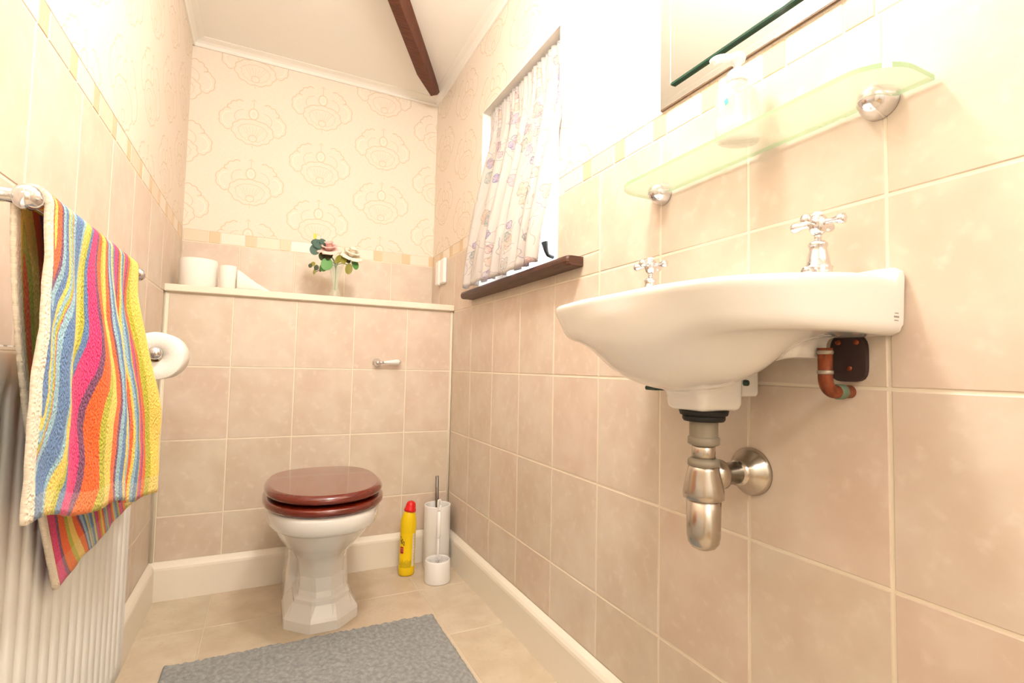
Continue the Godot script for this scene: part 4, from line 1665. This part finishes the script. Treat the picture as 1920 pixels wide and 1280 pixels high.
func leaf_mesh(r: float, narrow: float) -> ArrayMesh:
	var key := "leaf_%.4f_%.2f" % [r, narrow]
	if mesh_cache.has(key):
		return mesh_cache[key]
	var st := begin()
	# slightly cupped disc, pointed when narrow, with thickness
	var n := 18
	for side in [1.0, -1.0]:
		for i in n:
			var p := []
			for k in [i, i + 1]:
				var g: float = TAU * k / n
				var tip := 1.0 + 0.12 * maxf(sin(g), 0.0)
				p.append(Vector3(cos(g) * r * narrow, sin(g) * r * tip, 0.12 * r * cos(g) * cos(g) + 0.0004 * side))
			if side > 0:
				tri(st, Vector3(0, 0, 0.0004), p[0], p[1])
			else:
				tri(st, Vector3(0, 0, -0.0004), p[1], p[0])
	st.generate_normals()
	var m := st.commit()
	mesh_cache[key] = m
	return m

func sprig(called: String, label: String, from: Vector3, to: Vector3, sm: Material, leaves: Array, origin: Vector3) -> void:
	var s := thing(called, label, "foliage")
	var st := begin()
	var mid := from + Vector3(0, 0.07, 0) + (to - from) * 0.12
	tube(st, curve_pts([from + Vector3(0, -0.02, 0), from + Vector3(0, 0.02, 0), mid, to], 6), [0.0013], 7)
	build(st, "stem", sm, s)
	for l in leaves:
		var nrm: Vector3 = l[3]
		var b := Basis.looking_at(-nrm.normalized(), Vector3(0.15, 1, 0.1))
		put(leaf_mesh(l[1], l[4] if l.size() > 4 else 0.9), "leaf", l[2], s, Transform3D(b, origin + l[0]))

func rose(called: String, label: String, c: Vector3, r: float, mats: Array, neck: Vector3, seed_: int, up: Vector3) -> void:
	var o := thing(called, label, "flower")
	var st := begin()
	tube(st, curve_pts([neck + Vector3(0, -0.02, 0), neck + Vector3(0, 0.02, 0), neck + Vector3(0, 0.07, 0) + (c - neck) * 0.1, c - up.normalized() * r * 0.5], 6), [0.0016], 7)
	build(st, "stem", M.stem, o)
	var rr := RandomNumberGenerator.new()
	rr.seed = seed_
	var b := Basis.looking_at(-up.normalized(), Vector3(0, 0, 1))
	# petals: cupped patches in three whorls, opening outwards
	for whorl in 3:
		var count: int = [4, 5, 7][whorl]
		for k in count:
			st = begin()
			var a0 := TAU * k / count + whorl * 0.5 + rr.randf() * 0.25
			var span: float = [1.9, 1.7, 1.35][whorl]
			var g := []
			for i in 7:
				var row := []
				for j in 7:
					var t := i / 6.0
					var s := j / 6.0 - 0.5
					var wide := sqrt(sin(PI * clampf(0.12 + 0.8 * t, 0.0, 1.0)))
					var a := a0 + s * span * wide
					var open: float = [0.30, 0.62, 1.0][whorl]
					var rad := r * (0.12 + open * pow(t, 0.8) * (1.0 - 0.22 * s * s))
					var hh: float = r * ([0.95, 0.72, 0.36][whorl] * sin(t * PI * 0.55) - [0.05, 0.15, 0.28][whorl] * t * t - 0.25 * s * s * t)
					row.append(Vector3(cos(a) * rad, sin(a) * rad, hh - r * 0.25))
				g.append(row)
			var uv := []
			for i in 7:
				var row := []
				for j in 7:
					row.append(Vector2(i, j) / 6.0)
				uv.append(row)
			cloth(st, g, uv, 0.0009)
			var p := build(st, "petal", mats[0] if whorl < 2 else mats[1], o)
			p.transform = Transform3D(b, c)

# ================================================================ floor things
func build_floor_things() -> void:
	# mat
	var m := thing("bath_mat", "grey rectangular bath mat on the floor in front of the toilet", "mat")
	var x0 := -0.878
	var x1 := -0.197
	var z0 := 0.243
	var z1 := 1.32
	var nx := 190
	var nz := 290
	var f := FastNoiseLite.new()
	f.seed = 6
	f.frequency = 60.0
	f.fractal_octaves = 2
	var g := FastNoiseLite.new()
	g.seed = 16
	g.frequency = 14.0
	var st := begin()
	var pts := []
	for j in nz + 1:
		var row := []
		for i in nx + 1:
			var x := lerpf(x0, x1, float(i) / nx)
			var z := lerpf(z0, z1, float(j) / nz)
			var e := minf(minf(x - x0, x1 - x), minf(z - z0, z1 - z))
			var h := 0.0135 + 0.0035 * f.get_noise_2d(x, z) + 0.002 * g.get_noise_2d(x, z)
			h *= 0.35 + 0.65 * smoothstep(0.0, 0.006, e)
			var jit := 0.0018 if e > 0.001 else 0.0012
			row.append(Vector3(x + jit * f.get_noise_2d(x + 9.0, z * 1.3), h, z + jit * f.get_noise_2d(x * 1.2, z + 5.0)))
		pts.append(row)
	for j in nz:
		for i in nx:
			quad(st, pts[j][i], pts[j + 1][i], pts[j + 1][i + 1], pts[j][i + 1])
	build(st, "pile", M.mat_pile, m)
	st = begin()
	smooth(st, false)
	box(st, Vector3(x0, 0.0004, z0), Vector3(x1, 0.0052, z1), 0.0015)
	build(st, "backing", M.mat_back, m)

	# cleaner bottle
	var b := thing("cleaner_bottle", "yellow toilet cleaner bottle with a red cap standing on the floor", "bottle", Vector3(-0.191, 0.0003, -0.098))
	st = begin()
	var rows := [[0.0, 0.024, 0.0], [0.002, 0.0275, 0.0], [0.008, 0.0292, 0.0], [0.034, 0.0292, 0.0], [0.038, 0.0282, 0.0005], [0.15, 0.0282, 0.002], [0.156, 0.0292, 0.002], [0.178, 0.0292, 0.003], [0.194, 0.0280, 0.003], [0.208, 0.0252, 0.004], [0.219, 0.0215, 0.005], [0.226, 0.0190, 0.006]]
	var n := 48
	for i in rows.size() - 1:
		for k in n:
			var q := []
			var uv := []
			for e in [[i, k], [i, k + 1], [i + 1, k + 1], [i + 1, k]]:
				var r: Array = rows[e[0]]
				var th: float = TAU * e[1] / n
				q.append(Vector3(cos(th) * r[1] + r[2], r[0], sin(th) * r[1] * 0.86))
				uv.append(Vector2(float(e[1]) / n, 1.0 - r[0] / 0.226))
			q.reverse(); uv.reverse()
			uvquad(st, q, uv)
	build(st, "bottle_body", M.yellow, b)
	st = begin()
	lathe(st, [[0.0005, 0.0], [0.023, 0.0004]], Vector3.ZERO, 30, Vector3.UP, true, true)
	build(st, "base", M.yellow, b)
	st = begin()
	lathe(st, [[0.0205, 0.0], [0.0218, 0.003], [0.0212, 0.009], [0.0188, 0.013], [0.0180, 0.021], [0.0160, 0.029], [0.0115, 0.0345], [0.005, 0.037], [0.001, 0.0375]], Vector3(0.0065, 0.2245, 0), 26, Vector3(0.16, 1, 0))
	build(st, "cap", M.red, b)

	# tall holder and its steel-handled brush
	var hc := Vector3(-0.069, 0.0003, -0.130)
	var h := thing("toilet_brush_holder", "tall white cylinder toilet brush holder in the corner", "brush holder", hc)
	st = begin()
	lathe(st, [[0.044, 0.0], [0.0485, 0.001], [0.0495, 0.004], [0.0495, 0.228], [0.049, 0.231], [0.0465, 0.231], [0.046, 0.228], [0.046, 0.006], [0.0005, 0.006]], Vector3.ZERO, 48)
	build(st, "cylinder", M.white_plastic, h)
	var sb := thing("toilet_brush", "steel-handled toilet brush standing in the tall white cylinder", "brush", hc)
	st = begin()
	tube(st, [Vector3(0.003, 0.06, 0), Vector3(-0.004, 0.336, -0.004)], [0.0062], 18)
	build(st, "handle", M.steel, sb)
	bristles(sb, 0.012, 0.075, 0.034, 5)
	# low pot with the white plastic brush
	var pc := Vector3(-0.1055, 0.0003, 0.0)
	var pot := thing("toilet_brush_holder", "low round white toilet brush pot in front of the tall cylinder", "brush holder", pc)
	pot.name = "toilet_brush_pot"
	st = begin()
	lathe(st, [[0.041, 0.0], [0.0455, 0.001], [0.0465, 0.004], [0.0440, 0.070], [0.043, 0.075], [0.040, 0.0765], [0.0385, 0.072], [0.041, 0.006], [0.0005, 0.006]], Vector3.ZERO, 48)
	build(st, "pot", M.white_plastic, pot)
	var wb := thing("toilet_brush", "white plastic toilet brush standing in the low white pot", "brush", pc)
	wb.name = "toilet_brush_001"
	st = begin()
	tube(st, [Vector3(0, 0.05, 0), Vector3(0, 0.15, 0)], [0.0035], 12)
	tube(st, [Vector3(0, 0.148, 0), Vector3(0, 0.152, 0), Vector3(0.001, 0.24, -0.001)], [0.005, 0.0075, 0.0075], 14)
	# loop at the top of the handle
	var lp := []
	for k in 25:
		var a := TAU * k / 24
		var sy := 0.018 * signf(sin(a)) * minf(1.0, absf(sin(a)) * 1.6)
		lp.append(Vector3(0.001 + 0.0062 * cos(a), 0.2625 + sy, -0.001 - 0.0028 * cos(a)))
	tube(st, lp, [0.0025], 8)
	build(st, "handle", M.white_plastic, wb)
	bristles(wb, 0.022, 0.0765, 0.036, 9)

func bristles(parent: Node3D, y0: float, y1: float, r: float, seed_: int) -> void:
	var rr := RandomNumberGenerator.new()
	rr.seed = seed_
	var st := begin()
	for k in 160:
		var y := lerpf(y0 + 0.004, y1 - 0.004, rr.randf())
		var a := rr.randf() * TAU
		var d := Vector3(cos(a), rr.randf_range(-0.15, 0.25), sin(a))
		var e := Vector3(0, y, 0) + d * r * rr.randf_range(0.8, 1.0)
		e.y = clampf(e.y, 0.0085, y1 + 0.004)
		tube(st, [Vector3(0, y, 0), e], [0.0009, 0.0006], 4)
	var o := build(st, "bristles", M.white_plastic, parent)
	o.set_meta("kind", "stuff")

# ================================================================ lamps, both out of view
func build_unseen_lamp() -> void:
	var at := Vector3(-0.44, CEIL, 1.13)  # out of view, placed to light the walls and throw shadows downwards
	var l := thing("unseen_pendant_light", "small opal globe pendant light, unseen above the viewer, placed to light the walls", "light", at)
	var st := begin()
	lathe(st, [[0.03, -0.03], [0.045, -0.02], [0.045, -0.0005]], Vector3.ZERO, 28)
	build(st, "ceiling_rose", M.white_paint, l)
	st = begin()
	tube(st, [Vector3(0, -0.028, 0), Vector3(0, -0.17, 0)], [0.004], 8)
	build(st, "flex", M.white_paint, l)
	st = begin()
	ball(st, Vector3(0, -0.235, 0), 0.07, 32)
	build(st, "globe", M.lamp_glass, l)
	var o := OmniLight3D.new()
	o.name = "unseen_lamp_glow"
	o.position = Vector3(0, -0.235, 0)
	o.light_color = Color(1.0, 0.975, 0.94)
	o.light_energy = UNSEEN_LAMP
	o.light_size = 0.07
	o.omni_range = 8.0
	o.omni_attenuation = 2.0
	o.shadow_enabled = true
	l.add_child(o)

func build_added_fill_lamp() -> void:  # added lamp behind the viewer, only there to fill the room with light
	var l := thing("unseen_pendant_light", "added round white globe lamp behind the viewer, fills the room with light", "light", Vector3(-0.55, 2.3, 3.0))
	var st := begin()
	lathe(st, [[0.05, -0.02], [0.05, -0.0005]], Vector3.ZERO, 24)
	tube(st, [Vector3(0, -0.02, 0), Vector3(0, -0.26, 0)], [0.004], 8)
	build(st, "flex", M.white_paint, l)
	st = begin()
	ball(st, Vector3(0, -0.38, 0), 0.12, 32)
	build(st, "globe", M.lamp_glass, l)
	var o := OmniLight3D.new()
	o.name = "added_fill_glow"
	o.position = Vector3(0, -0.38, 0)
	o.light_color = Color(1.0, 0.98, 0.95)
	o.light_energy = ADDED_FILL_LAMP
	o.light_size = 0.12
	o.omni_range = 8.0
	o.omni_attenuation = 2.0
	o.shadow_enabled = true
	l.add_child(o)

const UNSEEN_LAMP := 0.62
const ADDED_FILL_LAMP := 0.7  # strength of the added fill lamp behind the viewer

func _ready() -> void:
	# ---- camera
	var cam := Camera3D.new()
	cam.name = "camera"
	var yaw := -0.453549145
	var pitch := 0.0528575211
	var roll := 0.0209553015
	cam.transform = Transform3D(Basis(Vector3.UP, yaw) * Basis(Vector3.RIGHT, pitch) * Basis(Vector3.BACK, roll), Vector3(-0.68596933, 0.754261449, 1.75425295))
	cam.fov = rad_to_deg(2.0 * atan(640.0 / 949.473911))
	cam.near = 0.02
	add_child(cam)
	cam.current = true
	# ---- sky, exposure
	var env := Environment.new()
	env.background_mode = Environment.BG_SKY
	var sk := ProceduralSkyMaterial.new()
	sk.sky_top_color = Color(0.97, 0.98, 1.0)
	sk.sky_horizon_color = Color(1.0, 1.0, 1.0)
	sk.ground_bottom_color = Color(0.7, 0.7, 0.66)
	sk.ground_horizon_color = Color(0.9, 0.9, 0.88)
	sk.sky_energy_multiplier = 2.2
	sk.ground_energy_multiplier = 0.9
	var sky := Sky.new()
	sky.sky_material = sk
	env.sky = sky
	env.tonemap_mode = Environment.TONE_MAPPER_LINEAR
	env.tonemap_exposure = 1.3
	env.sdfgi_enabled = true
	env.ssao_enabled = true
	env.ssil_enabled = true
	var we := WorldEnvironment.new()
	we.name = "environment"
	we.environment = env
	add_child(we)
	make_materials()
	build_unseen_lamp()
	build_added_fill_lamp()
	build_shell()
	build_window()
	build_beam()
	build_toilet()
	build_basin()
	build_mirror_shelf()
	build_left_side()
	build_ledge()
	build_floor_things()
